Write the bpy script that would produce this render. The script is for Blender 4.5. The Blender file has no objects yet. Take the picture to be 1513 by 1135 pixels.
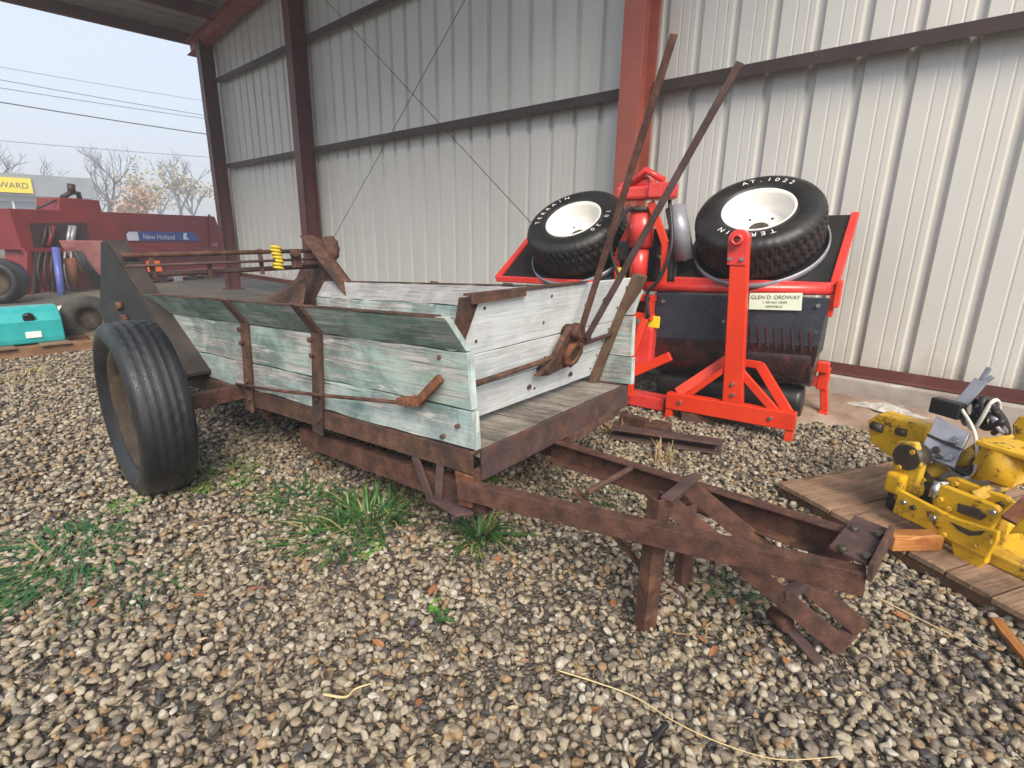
import bpy, bmesh, math, random
from mathutils import Vector, Matrix, noise
random.seed(7)
PI = math.pi
V = Vector
scene = bpy.context.scene
col = scene.collection

# ------------------------------------------------------------------ camera, sky, sun, exposure
CAM_H = 1.25
FOC = 794.0                     # focal length in pixels of the 1513 x 1135 photograph
RC = Matrix(((0.72895903, -0.19584035, 0.6559461), (0.68437484, 0.18636396, -0.70491103), (0.01580531, 0.96276426, 0.2698799)))
cam = bpy.data.cameras.new('camera')
cam.sensor_width = 36.0
cam.lens = FOC / 1513 * 36
cam.clip_start = 0.02
cam.clip_end = 3000
camo = bpy.data.objects.new('camera', cam)
col.objects.link(camo)
camo.matrix_world = Matrix.Translation((0, 0, CAM_H)) @ RC.to_4x4()
scene.camera = camo

SUN_AZ, SUN_EL = math.radians(-36), math.radians(40)      # direction towards the sun, azimuth from +X
world = bpy.data.worlds.new('World')
scene.world = world
world.use_nodes = True
wn = world.node_tree
bg = wn.nodes['Background']
sky = wn.nodes.new('ShaderNodeTexSky')
sky.sky_type = 'NISHITA'
sky.sun_disc = False
sky.sun_elevation = SUN_EL
sky.sun_rotation = PI / 2 - SUN_AZ
sky.air_density = 1.0
sky.dust_density = 3.0
sky.ozone_density = 1.6
veil = wn.nodes.new('ShaderNodeMix'); veil.data_type = 'RGBA'     # even overcast veil over the clear sky
veil.inputs[0].default_value = 0.8
wn.links.new(sky.outputs[0], veil.inputs[6]); veil.inputs[7].default_value = (4.6, 5.2, 6.1, 1)
wn.links.new(veil.outputs[2], bg.inputs['Color'])
bg.inputs['Strength'].default_value = 0.1
sun = bpy.data.lights.new('sun', 'SUN')
sun.energy = 3.0
sun.angle = math.radians(30)
sun.color = (1.0, 0.9, 0.76)
suno = bpy.data.objects.new('sun', sun)
col.objects.link(suno)
sd = V((math.cos(SUN_EL) * math.cos(SUN_AZ), math.cos(SUN_EL) * math.sin(SUN_AZ), math.sin(SUN_EL)))
suno.rotation_euler = sd.to_track_quat('Z', 'Y').to_euler()
suno.location = (4, -4, 8)
scene.view_settings.view_transform = 'Standard'
scene.view_settings.look = 'None'
scene.view_settings.gamma = 1
scene.view_settings.exposure = 1.02
scene.view_settings.use_curve_mapping = False

# ------------------------------------------------------------------ pixel to place
CP = V((0, 0, CAM_H))
def ray(px, py): return RC @ V((px - 756.5, -(py - 567.5), -FOC))
def on_z(px, py, z=0.0):
    r = ray(px, py); return CP + r * ((z - CAM_H) / r.z)
def on_plane(px, py, p0, n):
    r = ray(px, py); return CP + r * ((V(p0) - CP).dot(n) / r.dot(n))

# ------------------------------------------------------------------ materials
MATS = {}
def nodes(name):
    m = bpy.data.materials.new(name); m.use_nodes = True
    nt = m.node_tree; b = nt.nodes['Principled BSDF']
    MATS[name] = m
    return m, nt, b
def mk(nt, t, **kw):
    n = nt.nodes.new(t)
    for k, v in kw.items(): setattr(n, k, v)
    return n
def coords(nt, stretch=(1, 1, 1), rand=40.0):
    tc = mk(nt, 'ShaderNodeTexCoord'); oi = mk(nt, 'ShaderNodeObjectInfo')
    mul = mk(nt, 'ShaderNodeMath', operation='MULTIPLY'); mul.inputs[1].default_value = rand
    nt.links.new(oi.outputs['Random'], mul.inputs[0])
    ad = mk(nt, 'ShaderNodeVectorMath', operation='ADD')
    nt.links.new(tc.outputs['Object'], ad.inputs[0]); nt.links.new(mul.outputs[0], ad.inputs[1])
    mp = mk(nt, 'ShaderNodeVectorMath', operation='MULTIPLY'); mp.inputs[1].default_value = stretch
    nt.links.new(ad.outputs[0], mp.inputs[0])
    return mp.outputs[0], oi
def noi(nt, vec, scale, detail=6, rough=.6, dist=0):
    n = mk(nt, 'ShaderNodeTexNoise'); n.inputs['Scale'].default_value = scale
    n.inputs['Detail'].default_value = detail; n.inputs['Roughness'].default_value = rough; n.inputs['Distortion'].default_value = dist
    if vec is not None: nt.links.new(vec, n.inputs['Vector'])
    return n.outputs['Fac']
def ramp(nt, fac, stops, interp='LINEAR'):
    r = mk(nt, 'ShaderNodeValToRGB'); r.color_ramp.interpolation = interp
    e = r.color_ramp.elements
    while len(e) < len(stops): e.new(0.5)
    for i, (p, c) in enumerate(stops):
        e[i].position = p; e[i].color = (c[0], c[1], c[2], 1) if hasattr(c, '__len__') else (c, c, c, 1)
    nt.links.new(fac, r.inputs[0]); return r.outputs[0]
def mixc(nt, fac, a, b, mode='MIX'):
    n = mk(nt, 'ShaderNodeMix', data_type='RGBA', blend_type=mode)
    for s, v in ((n.inputs[0], fac), (n.inputs[6], a), (n.inputs[7], b)):
        if isinstance(v, (int, float)): s.default_value = v
        elif isinstance(v, tuple): s.default_value = (*v, 1)
        else: nt.links.new(v, s)
    return n.outputs[2]
def bump(nt, b, h, strength=.4, dist=.01):
    n = mk(nt, 'ShaderNodeBump'); n.inputs['Strength'].default_value = strength; n.inputs['Distance'].default_value = dist
    nt.links.new(h, n.inputs['Height']); nt.links.new(n.outputs[0], b.inputs['Normal'])
def pmat(name, stops, scale=6, rough=.7, metal=0.0, bmp=.3, bscale=60, stretch=(1, 1, 1), wear=None, wscale=12, wpos=(.58, .64), rvar=.15, spec=.5):
    """noise coloured surface with optional worn patches"""
    m, nt, b = nodes(name)
    vec, oi = coords(nt, stretch)
    f = noi(nt, vec, scale, 8, .65)
    c = ramp(nt, f, stops)
    if wear:
        w = ramp(nt, noi(nt, vec, wscale, 10, .7, .3), [(wpos[0], 0.0), (wpos[1], 1.0)])
        c = mixc(nt, w, c, wear)
    nt.links.new(c, b.inputs['Base Color'])
    f2 = noi(nt, vec, bscale, 5, .7)
    r = ramp(nt, f2, [(.3, max(0, rough - rvar)), (.7, min(1, rough + rvar))]); nt.links.new(r, b.inputs['Roughness'])
    b.inputs['Metallic'].default_value = metal
    b.inputs['Specular IOR Level'].default_value = spec
    if bmp: bump(nt, b, f2, bmp, .004)
    return m
def wood_mat(name, axis, paint, paint2, bare, bare2, amount, rough=.8, streak=None, stains=.75):
    """weathered board along axis 0/1/2 with flaking paint; amount = share of paint"""
    m, nt, b = nodes(name)
    st = [14.0, 14.0, 14.0]; st[axis] = 1.0
    vec, oi = coords(nt, tuple(st)); v2, _ = coords(nt, (1, 1, 1))
    st3 = [60.0, 60.0, 60.0]; st3[axis] = 2.0
    v3, _ = coords(nt, tuple(st3))
    grain = noi(nt, v3, 1.6, 8, .7, .6)
    bc = ramp(nt, grain, [(.3, bare2), (.5, bare), (.72, tuple(min(1, x * 1.3) for x in bare))])
    pn = noi(nt, v2, 5, 5, .6)
    pc = ramp(nt, pn, [(.35, paint2), (.6, paint)])
    g2 = ramp(nt, grain, [(.25, .55), (.6, 1.0)])
    pc = mixc(nt, .7, pc, g2, 'MULTIPLY')
    flake = noi(nt, vec, 1.5, 10, .78, .8)
    big = noi(nt, v2, 2.2, 4, .5)
    ad = mk(nt, 'ShaderNodeMath', operation='ADD'); nt.links.new(flake, ad.inputs[0])
    ml = mk(nt, 'ShaderNodeMath', operation='MULTIPLY'); ml.inputs[1].default_value = .55; nt.links.new(big, ml.inputs[0]); nt.links.new(ml.outputs[0], ad.inputs[1])
    t = 1.02 - amount * .5
    mask = ramp(nt, ad.outputs[0], [(t - .06, 0.0), (t + .03, 1.0)])
    c = mixc(nt, mask, bc, pc)
    if streak:
        sm = ramp(nt, noi(nt, vec, .9, 6, .6), [(.66, 0.0), (.72, 1.0)])
        c = mixc(nt, sm, c, streak)
    stain = ramp(nt, noi(nt, v2, 3.1, 8, .7, .5), [(.42, .45), (.56, 1.0)])
    c = mixc(nt, stains, c, stain, 'MULTIPLY')
    st4 = [30.0, 30.0, 30.0]; st4[axis] = 2.2
    v4, _ = coords(nt, tuple(st4))
    chips = ramp(nt, noi(nt, v4, 1.0, 10, .8, 1.2), [(.575, 0.0), (.6, 1.0)])
    c = mixc(nt, chips, c, mixc(nt, .5, bc, tuple(min(1, x * 1.5) for x in bare)))
    crack = ramp(nt, noi(nt, v3, .9, 3, .5), [(.24, .18), (.31, 1.0)])
    c = mixc(nt, .9, c, crack, 'MULTIPLY')
    nt.links.new(c, b.inputs['Base Color'])
    b.inputs['Roughness'].default_value = rough
    b.inputs['Specular IOR Level'].default_value = .3
    h = mixc(nt, .5, grain, mask)
    bump(nt, b, h, .55, .006)
    return m

pmat('rust', [(.25, (.026, .015, .012)), (.42, (.065, .032, .022)), (.55, (.105, .05, .033)), (.68, (.16, .08, .05)), (.8, (.24, .14, .095))], 16, .88, 0, 1.0, 60, wear=(.04, .023, .019), wscale=6, wpos=(.5, .6))
pmat('rust_brown', [(.25, (.024, .013, .011)), (.45, (.066, .029, .02)), (.62, (.115, .05, .033)), (.8, (.18, .088, .058))], 18, .82, .1, 1.0, 55, wear=(.15, .07, .038), wscale=9, wpos=(.57, .64))
pmat('rust_purple', [(.25, (.035, .021, .021)), (.5, (.075, .042, .04)), (.75, (.13, .076, .07))], 10, .75, .1, .8, 80, wear=(.13, .055, .032), wscale=7, wpos=(.55, .66))
pmat('rust_orange', [(.25, (.05, .02, .012)), (.5, (.15, .055, .025)), (.75, (.27, .11, .05))], 22, .9, 0, .5, 140)
pmat('rust_moss', [(.25, (.045, .025, .016)), (.45, (.1, .05, .03)), (.6, (.12, .085, .045)), (.75, (.2, .17, .08))], 12, .9, 0, .5, 140)
pmat('dark_sheet', [(.25, (.02, .017, .016)), (.55, (.05, .04, .036)), (.8, (.1, .07, .055))], 6, .7, .2, .5, 90)
pmat('black_sheet', [(.25, (.012, .012, .013)), (.6, (.03, .029, .03)), (.8, (.07, .055, .045))], 5, .62, .2, .35, 90, wear=(.09, .05, .035), wpos=(.66, .74))
wood_mat('wood_green', 0, (.40, .49, .45), (.21, .32, .285), (.44, .435, .42), (.10, .09, .085), .55)
wood_mat('wood_green_dark', 0, (.31, .42, .36), (.16, .255, .21), (.42, .44, .40), (.06, .06, .055), .55)
wood_mat('wood_pale', 0, (.46, .53, .52), (.24, .37, .36), (.48, .45, .43), (.12, .105, .1), .55)
wood_mat('wood_white', 1, (.86, .88, .89), (.72, .80, .81), (.46, .46, .46), (.17, .155, .15), .86, streak=(.22, .5, .55), stains=.3)
wood_mat('wood_edge', 2, (.62, .72, .70), (.5, .64, .62), (.5, .5, .46), (.3, .3, .28), 1.2)
wood_mat('wood_grey', 0, (.44, .44, .46), (.32, .32, .34), (.34, .335, .335), (.09, .085, .085), .45, stains=.4)
wood_mat('wood_floor', 0, (.27, .24, .21), (.16, .135, .11), (.30, .265, .23), (.07, .06, .05), .4)
wood_mat('pallet_wood', 1, (.3, .2, .13), (.2, .12, .08), (.32, .2, .13), (.1, .055, .035), .5)
wood_mat('pallet_edge', 0, (.28, .16, .09), (.2, .1, .05), (.3, .16, .09), (.09, .045, .025), .5)
wood_mat('orange_wood', 0, (.5, .21, .06), (.38, .14, .035), (.5, .24, .09), (.2, .08, .03), .7)
pmat('red_oxide', [(.3, (.25, .062, .046)), (.55, (.33, .088, .062)), (.8, (.40, .13, .09))], 3, .55, 0, .12, 60, wear=(.34, .19, .11), wscale=3.2, wpos=(.6, .72))
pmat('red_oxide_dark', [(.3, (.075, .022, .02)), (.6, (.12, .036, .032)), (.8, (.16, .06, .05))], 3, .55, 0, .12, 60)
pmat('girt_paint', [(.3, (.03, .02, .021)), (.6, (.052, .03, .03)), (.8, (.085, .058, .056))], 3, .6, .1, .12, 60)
pmat('red_paint', [(.3, (.56, .03, .009)), (.6, (.68, .042, .012)), (.8, (.72, .08, .04))], 4, .38, 0, .12, 80, wear=(.22, .05, .035), wscale=22, wpos=(.63, .7), rvar=.14)
pmat('red_gloss', [(.3, (.55, .03, .025)), (.7, (.72, .07, .06))], 4, .25, 0, .05, 80, rvar=.08)
pmat('panel_grey', [(.3, (.02, .022, .032)), (.6, (.035, .038, .052)), (.8, (.08, .08, .09))], 6, .3, 0, .05, 40, wear=(.16, .15, .16), wscale=14, wpos=(.64, .76), rvar=.12)
pmat('black_plastic', [(.3, (.008, .008, .009)), (.7, (.022, .021, .022))], 8, .45, 0, .1, 70)
pmat('black_smoked', [(.3, (.012, .008, .008)), (.55, (.03, .014, .014)), (.72, (.11, .02, .018)), (.85, (.16, .1, .09))], 14, .28, 0, .1, 50, stretch=(1, 1, .5))
pmat('grey_metal', [(.3, (.22, .23, .27)), (.6, (.36, .37, .42)), (.8, (.5, .5, .54))], 9, .4, .4, .1, 90, wear=(.12, .1, .1), wscale=26, wpos=(.66, .74))
pmat('steel', [(.3, (.3, .3, .3)), (.7, (.6, .6, .6))], 20, .3, .9, .1, 90)
pmat('yellow_paint', [(.25, (.42, .21, .012)), (.45, (.60, .34, .012)), (.75, (.70, .44, .02))], 9, .42, 0, .3, 70, wear=(.09, .045, .018), wscale=15, wpos=(.56, .63))
pmat('yellow_dirty', [(.25, (.3, .16, .02)), (.5, (.55, .33, .02)), (.75, (.66, .42, .03))], 9, .5, 0, .2, 90, wear=(.07, .045, .025), wscale=13, wpos=(.52, .62))
pmat('dark_grease', [(.3, (.02, .016, .012)), (.7, (.09, .07, .05))], 25, .5, .2, .3, 120)
pmat('rim_white', [(.3, (.74, .72, .67)), (.6, (.82, .80, .76)), (.8, (.86, .85, .82))], 5, .45, 0, .05, 60, wear=(.55, .48, .38), wscale=9, wpos=(.66, .8))
pmat('rim_old', [(.3, (.02, .014, .01)), (.5, (.045, .03, .02)), (.65, (.085, .06, .034)), (.78, (.16, .12, .07))], 12, .85, 0, .6, 120)
pmat('white_print', [(.3, (.72, .72, .7)), (.7, (.85, .85, .83))], 30, .6, 0, 0)
pmat('label_paper', [(.3, (.68, .76, .6)), (.7, (.76, .82, .68))], 12, .45, 0, 0)
pmat('ink', [(.3, (.05, .08, .05)), (.7, (.09, .12, .08))], 12, .5, 0, 0)
pmat('yellow_sticker', [(.3, (.75, .55, .02)), (.7, (.85, .65, .03))], 12, .45, 0, 0)
pmat('orange_sign', [(.3, (.85, .13, .02)), (.7, (.95, .2, .03))], 12, .5, 0, 0)
pmat('baler_red', [(.3, (.12, .010, .014)), (.6, (.20, .018, .022)), (.8, (.27, .05, .045))], 1.6, .5, 0, .08, 30, wear=(.16, .07, .06), wscale=5, wpos=(.62, .75))
pmat('reflection_red', [(.3, (.03, .012, .014)), (.7, (.09, .02, .022))], 9, .5, 0, .1, 50)  # faint dark red for the reflections painted on the hood
pmat('baler_faded', [(.3, (.3, .1, .1)), (.7, (.45, .2, .2))], 3, .5, 0, .08, 30)
pmat('baler_dark', [(.3, (.012, .008, .01)), (.7, (.05, .022, .024))], 5, .6, 0, .2, 30)
pmat('blue_print', [(.3, (.02, .045, .2)), (.7, (.04, .08, .28))], 2, .4, 0, 0)
pmat('pale_print', [(.3, (.45, .5, .58)), (.7, (.6, .62, .66))], 2, .4, 0, 0)
pmat('blue_pipe', [(.3, (.06, .08, .3)), (.7, (.1, .12, .4))], 6, .45, 0, .1, 60)
pmat('teal_paint', [(.3, (.015, .27, .28)), (.6, (.025, .37, .38)), (.8, (.08, .45, .45))], 4, .4, 0, .1, 60, wear=(.1, .12, .1), wscale=12, wpos=(.66, .74))
pmat('rope_yellow', [(.3, (.5, .36, .02)), (.7, (.75, .58, .05))], 40, .8, 0, .4, 120)
pmat('concrete', [(.3, (.2, .17, .15)), (.5, (.33, .29, .26)), (.7, (.44, .4, .37))], 3, .9, 0, .4, 60, wear=(.62, .6, .58), wscale=2.5, wpos=(.6, .66))
pmat('pale_concrete', [(.3, (.55, .53, .48)), (.7, (.7, .68, .63))], 2, .9, 0, .2, 30)
pmat('mortar', [(.3, (.26, .23, .2)), (.5, (.42, .39, .36)), (.7, (.6, .58, .55))], 25, .95, 0, .8, 90)
pmat('dirt', [(.3, (.16, .1, .07)), (.5, (.28, .2, .15)), (.7, (.38, .3, .24))], 4, .95, 0, .4, 60)
pmat('sack_cloth', [(.3, (.45, .43, .38)), (.7, (.65, .63, .57))], 12, .9, 0, .3, 60)
pmat('roof_metal', [(.3, (.25, .24, .23)), (.7, (.36, .35, .33))], 3, .5, .3, .05, 30)
pmat('bldg_wall', [(.3, (.62, .65, .64)), (.7, (.72, .75, .74))], 1, .8, 0, .05, 10)
pmat('bldg_fascia', [(.3, (.2, .22, .25)), (.7, (.26, .28, .31))], 1, .7, 0, .05, 10)
pmat('bldg_window', [(.3, (.1, .13, .16)), (.7, (.18, .22, .26))], 1, .15, 0, 0)
pmat('bark', [(.3, (.05, .045, .04)), (.7, (.11, .1, .09))], 2, .9, 0, .2, 20)
pmat('wire', [(.3, (.03, .03, .035)), (.7, (.05, .05, .06))], 2, .6, 0, 0)
pmat('leaf_orange', [(.3, (.36, .17, .08)), (.7, (.48, .3, .14))], .6, .8, 0, 0)
pmat('leaf_tan', [(.3, (.3, .24, .13)), (.7, (.42, .36, .2))], .6, .8, 0, 0)
pmat('leaf_dead', [(.3, (.17, .06, .025)), (.55, (.32, .13, .05)), (.75, (.42, .22, .1))], 30, .7, 0, .3, 150)
pmat('straw', [(.3, (.5, .37, .17)), (.7, (.68, .55, .3))], 30, .7, 0, .1, 150)
pmat('rubber_hose', [(.3, (.01, .01, .011)), (.7, (.03, .03, .032))], 20, .5, 0, .1, 90)

def wall_mat():
    m, nt, b = nodes('wall_metal')
    vec, oi = coords(nt, (1.0, 1.0, .4), 9.0)
    f = noi(nt, vec, 1.2, 4, .5)
    c = ramp(nt, f, [(.25, (.55, .54, .505)), (.55, (.585, .575, .545)), (.8, (.61, .605, .58))])
    v2, _ = coords(nt, (1, 1, 1), 9.0)
    d = ramp(nt, noi(nt, v2, 1.3, 6, .6), [(.5, 0.0), (.85, .22)])
    c = mixc(nt, d, c, (.4, .36, .3))
    tc = mk(nt, 'ShaderNodeTexCoord'); sx = mk(nt, 'ShaderNodeSeparateXYZ'); nt.links.new(tc.outputs['Object'], sx.inputs[0])
    hgt = mk(nt, 'ShaderNodeMath', operation='MULTIPLY_ADD'); hgt.inputs[1].default_value = -.9; nt.links.new(sx.outputs['Z'], hgt.inputs[0])
    nt.links.new(noi(nt, tc.outputs['Object'], 3.5, 8, .7), hgt.inputs[2])          # mud splashed up from the foot of the wall
    sp_ = ramp(nt, hgt.outputs[0], [(.05, 0.0), (.3, .5)])
    c = mixc(nt, sp_, c, (.36, .29, .21))
    nt.links.new(c, b.inputs['Base Color'])
    b.inputs['Roughness'].default_value = .45; b.inputs['Metallic'].default_value = .05
    bump(nt, b, noi(nt, v2, 2.2, 2, .5), .15, .02)
wall_mat()
def tyre_mat(name, base, hi, rough, crack):
    m, nt, b = nodes(name)
    vec, oi = coords(nt)
    c = ramp(nt, noi(nt, vec, 6, 8, .65), [(.35, base), (.75, hi)])
    nt.links.new(c, b.inputs['Base Color'])
    nt.links.new(ramp(nt, noi(nt, vec, 4, 6, .6), [(.35, rough - .15), (.65, rough + .15)]), b.inputs['Roughness'])
    vo = mk(nt, 'ShaderNodeTexVoronoi', feature='DISTANCE_TO_EDGE'); vo.inputs['Scale'].default_value = 120
    nt.links.new(vec, vo.inputs['Vector'])
    h = mixc(nt, .5, ramp(nt, vo.outputs['Distance'], [(.0, 0.0), (.12, 1.0)]), noi(nt, vec, 90, 4, .7))
    bump(nt, b, h, crack, .004)
tyre_mat('tyre_old', (.008, .009, .011), (.022, .023, .028), .36, .4)
tyre_mat('tyre_new', (.008, .008, .009), (.026, .026, .027), .45, .15)
tyre_mat('tyre_dusty', (.03, .028, .026), (.1, .09, .08), .85, .3)
def grass_mat(name, stops):
    m, nt, b = nodes(name)
    g = mk(nt, 'ShaderNodeNewGeometry')
    c = ramp(nt, g.outputs['Random Per Island'], stops)
    nt.links.new(c, b.inputs['Base Color']); b.inputs['Roughness'].default_value = .5
    b.inputs['Subsurface Weight'].default_value = 0.0
grass_mat('grass_green', [(.0, (.016, .06, .016)), (.4, (.032, .105, .024)), (.68, (.06, .15, .03)), (.84, (.15, .19, .05)), (1.0, (.4, .3, .14))])
grass_mat('grass_blue', [(.0, (.012, .07, .02)), (.45, (.025, .115, .03)), (.75, (.05, .15, .035)), (.9, (.14, .18, .05)), (1.0, (.38, .28, .13))])
grass_mat('grass_bright', [(.0, (.06, .2, .02)), (.6, (.12, .3, .03)), (1.0, (.25, .33, .06))])
grass_mat('litter', [(.0, (.05, .03, .02)), (.4, (.13, .07, .035)), (.75, (.22, .1, .045)), (1.0, (.3, .17, .08))])
grass_mat('chaff', [(.0, (.2, .14, .08)), (.5, (.34, .25, .14)), (1.0, (.45, .36, .22))])
grass_mat('grass_dry', [(.0, (.25, .17, .08)), (.5, (.4, .29, .14)), (.8, (.3, .26, .1)), (1.0, (.16, .2, .06))])
def stone_mat():
    m, nt, b = nodes('pebbles')
    oi = mk(nt, 'ShaderNodeObjectInfo')
    tc = mk(nt, 'ShaderNodeTexCoord')
    c = ramp(nt, oi.outputs['Random'], [(0, (.30, .235, .165)), (.10, (.40, .335, .24)), (.20, (.22, .18, .14)), (.30, (.47, .39, .28)), (.38, (.085, .078, .075)),
            (.44, (.34, .275, .19)), (.54, (.27, .225, .175)), (.64, (.50, .43, .33)), (.72, (.37, .235, .12)), (.80, (.13, .11, .095)), (.87, (.45, .37, .26)), (.96, (.60, .55, .46))], 'CONSTANT')
    c = mixc(nt, .06, c, (.27, .23, .18))
    n = mk(nt, 'ShaderNodeTexNoise'); n.noise_dimensions = '4D'; n.inputs['Scale'].default_value = 2.2; n.inputs['Detail'].default_value = 7; n.inputs['Roughness'].default_value = .7
    nt.links.new(tc.outputs['Object'], n.inputs['Vector'])
    ml = mk(nt, 'ShaderNodeMath', operation='MULTIPLY'); ml.inputs[1].default_value = 90; nt.links.new(oi.outputs['Random'], ml.inputs[0]); nt.links.new(ml.outputs[0], n.inputs['W'])
    v = ramp(nt, n.outputs['Fac'], [(.3, .38), (.5, .7), (.7, .95)])
    c = mixc(nt, 1.0, c, v, 'MULTIPLY')
    nt.links.new(c, b.inputs['Base Color']); b.inputs['Roughness'].default_value = .62; b.inputs['Specular IOR Level'].default_value = .45
    bump(nt, b, n.outputs['Fac'], .25, .004)
stone_mat()
def ground_mat():
    m, nt, b = nodes('ground_gravel')
    tc = mk(nt, 'ShaderNodeTexCoord')
    vo = mk(nt, 'ShaderNodeTexVoronoi'); vo.inputs['Scale'].default_value = 62; vo.inputs['Randomness'].default_value = 1
    nt.links.new(tc.outputs['Object'], vo.inputs['Vector'])
    sep = mk(nt, 'ShaderNodeSeparateColor'); nt.links.new(vo.outputs['Color'], sep.inputs[0])
    c = ramp(nt, sep.outputs[0], [(0, (.2, .17, .13)), (.2, (.36, .31, .24)), (.35, (.13, .12, .11)), (.5, (.4, .35, .28)), (.62, (.25, .22, .18)), (.75, (.34, .24, .14)), (.85, (.5, .46, .4)), (.95, (.07, .07, .07))], 'CONSTANT')
    e = ramp(nt, vo.outputs['Distance'], [(.3, 1.0), (.75, .25)])
    c = mixc(nt, .9, c, e, 'MULTIPLY')
    p = ramp(nt, noi(nt, tc.outputs['Object'], .7, 6, .6), [(.35, .25), (.65, .85)])
    c = mixc(nt, p, c, (.07, .052, .038))
    nt.links.new(c, b.inputs['Base Color']); b.inputs['Roughness'].default_value = .8
    inv = ramp(nt, vo.outputs['Distance'], [(0, 1.0), (.7, 0.0)])
    bump(nt, b, inv, .8, .02)
ground_mat()

# ------------------------------------------------------------------ mesh building
class MB:
    def __init__(s): s.v = []; s.f = []; s.sm = set()
    def add(s, vs, fs, smooth=False):
        o = len(s.v); s.v += [V(p) for p in vs]
        for f in fs:
            if smooth: s.sm.add(len(s.f))
            s.f.append([i + o for i in f])
        return s
    def box(s, c, size, rot=None):
        c = V(c); hx, hy, hz = size[0] / 2, size[1] / 2, size[2] / 2
        vs = [V((x, y, z)) for x in (-hx, hx) for y in (-hy, hy) for z in (-hz, hz)]
        if rot is not None: vs = [rot @ p for p in vs]
        return s.add([p + c for p in vs], [(0, 1, 3, 2), (4, 6, 7, 5), (0, 4, 5, 1), (2, 3, 7, 6), (0, 2, 6, 4), (1, 5, 7, 3)])
    def lim(s, a, b):
        return s.box(((a[0] + b[0]) / 2, (a[1] + b[1]) / 2, (a[2] + b[2]) / 2), (abs(b[0] - a[0]), abs(b[1] - a[1]), abs(b[2] - a[2])))
    def ext(s, p, q, prof, up=(0, 0, 1), prof2=None):
        """extrude a 2D profile (side, up) from p to q"""
        p, q = V(p), V(q); d = (q - p).normalized(); up = V(up)
        sd = d.cross(up)
        if sd.length < 1e-4: up = V((1, 0, 0)); sd = d.cross(up)
        sd.normalize(); u2 = sd.cross(d).normalized()
        n = len(prof); pr2 = prof2 or prof
        vs = [p + sd * a + u2 * b for a, b in prof] + [q + sd * a + u2 * b for a, b in pr2]
        fs = [(i, (i + 1) % n, n + (i + 1) % n, n + i) for i in range(n)]
        return s.add(vs, fs + [list(range(n))[::-1], list(range(n, 2 * n))])
    def bar(s, p, q, w, h, up=(0, 0, 1), taper=1.0):
        r = [(-w / 2, -h / 2), (w / 2, -h / 2), (w / 2, h / 2), (-w / 2, h / 2)]
        return s.ext(p, q, r, up, [(a * taper, b * taper) for a, b in r])
    def chan(s, p, q, h, fl, t, side=1, up=(0, 0, 1)):
        """C channel: web on -side, flanges towards +side"""
        k = side
        pr = [(0, -h / 2), (k * fl, -h / 2), (k * fl, -h / 2 + t), (k * t, -h / 2 + t), (k * t, h / 2 - t), (k * fl, h / 2 - t), (k * fl, h / 2), (0, h / 2)]
        if k < 0: pr = pr[::-1]
        return s.ext(p, q, pr, up)
    def angle(s, p, q, a, b, t, sa=1, sb=1, up=(0, 0, 1)):
        """L section, legs a (side) and b (up)"""
        pr = [(0, 0), (sa * a, 0), (sa * a, sb * t), (sa * t, sb * t), (sa * t, sb * b), (0, sb * b)]
        if sa * sb < 0: pr = pr[::-1]
        return s.ext(p, q, pr, up)
    def prism(s, pts, vec):
        pts = [V(p) for p in pts]; vec = V(vec); n = len(pts)
        nn = V((0, 0, 0))
        for i in range(n): nn += pts[i].cross(pts[(i + 1) % n])
        if nn.dot(vec) > 0: pts = pts[::-1]
        vs = pts + [p + vec for p in pts]
        return s.add(vs, [(i, n + i, n + (i + 1) % n, (i + 1) % n) for i in range(n)] + [list(range(n)), list(range(n, 2 * n))[::-1]])
    def tube(s, pts, r, n=8, r2=None, cap=True):
        pts = [V(p) for p in pts]; m = len(pts); rings = []; prev = None
        for i, p in enumerate(pts):
            d = (pts[min(i + 1, m - 1)] - pts[max(i - 1, 0)]).normalized()
            if prev is None:
                a = d.orthogonal().normalized()
            else:
                a = (prev - d * prev.dot(d)).normalized()
            prev = a; b = d.cross(a)
            rr = r if r2 is None else r + (r2 - r) * i / max(1, m - 1)
            rings.append([p + (a * math.cos(2 * PI * k / n) + b * math.sin(2 * PI * k / n)) * rr for k in range(n)])
        vs = [p for rg in rings for p in rg]
        fs = [(i * n + k, i * n + (k + 1) % n, (i + 1) * n + (k + 1) % n, (i + 1) * n + k) for i in range(m - 1) for k in range(n)]
        s.add(vs, fs, True)
        if cap:
            o = len(s.v) - len(vs)
            s.f.append([o + k for k in range(n)][::-1]); s.f.append([o + (m - 1) * n + k for k in range(n)])
        return s
    def lathe(s, prof, c, axis, n=48, fn=None, smooth=True, closed=True, flat=None):
        """prof: list of (radius, along axis)"""
        c = V(c); ax = V(axis).normalized(); a = ax.orthogonal().normalized()
        if abs(ax.z) < .99: a = V((0, 0, 1)).cross(ax).normalized()
        b = ax.cross(a); m = len(prof); vs = []
        for k in range(n):
            t = 2 * PI * k / n; d = a * math.cos(t) + b * math.sin(t)
            for j, (r, h) in enumerate(prof):
                if fn: r, h = fn(k, j, r, h)
                vs.append(c + d * r + ax * h)
        mm = m if closed else m - 1
        fs = [(k * m + j, ((k + 1) % n) * m + j, ((k + 1) % n) * m + (j + 1) % m, k * m + (j + 1) % m) for k in range(n) for j in range(mm)]
        o = len(s.f); s.add(vs, fs, smooth)
        if flat:
            for k in range(n):
                for j in range(flat[0], flat[1] + 1): s.sm.discard(o + k * mm + j)
        return s
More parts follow.
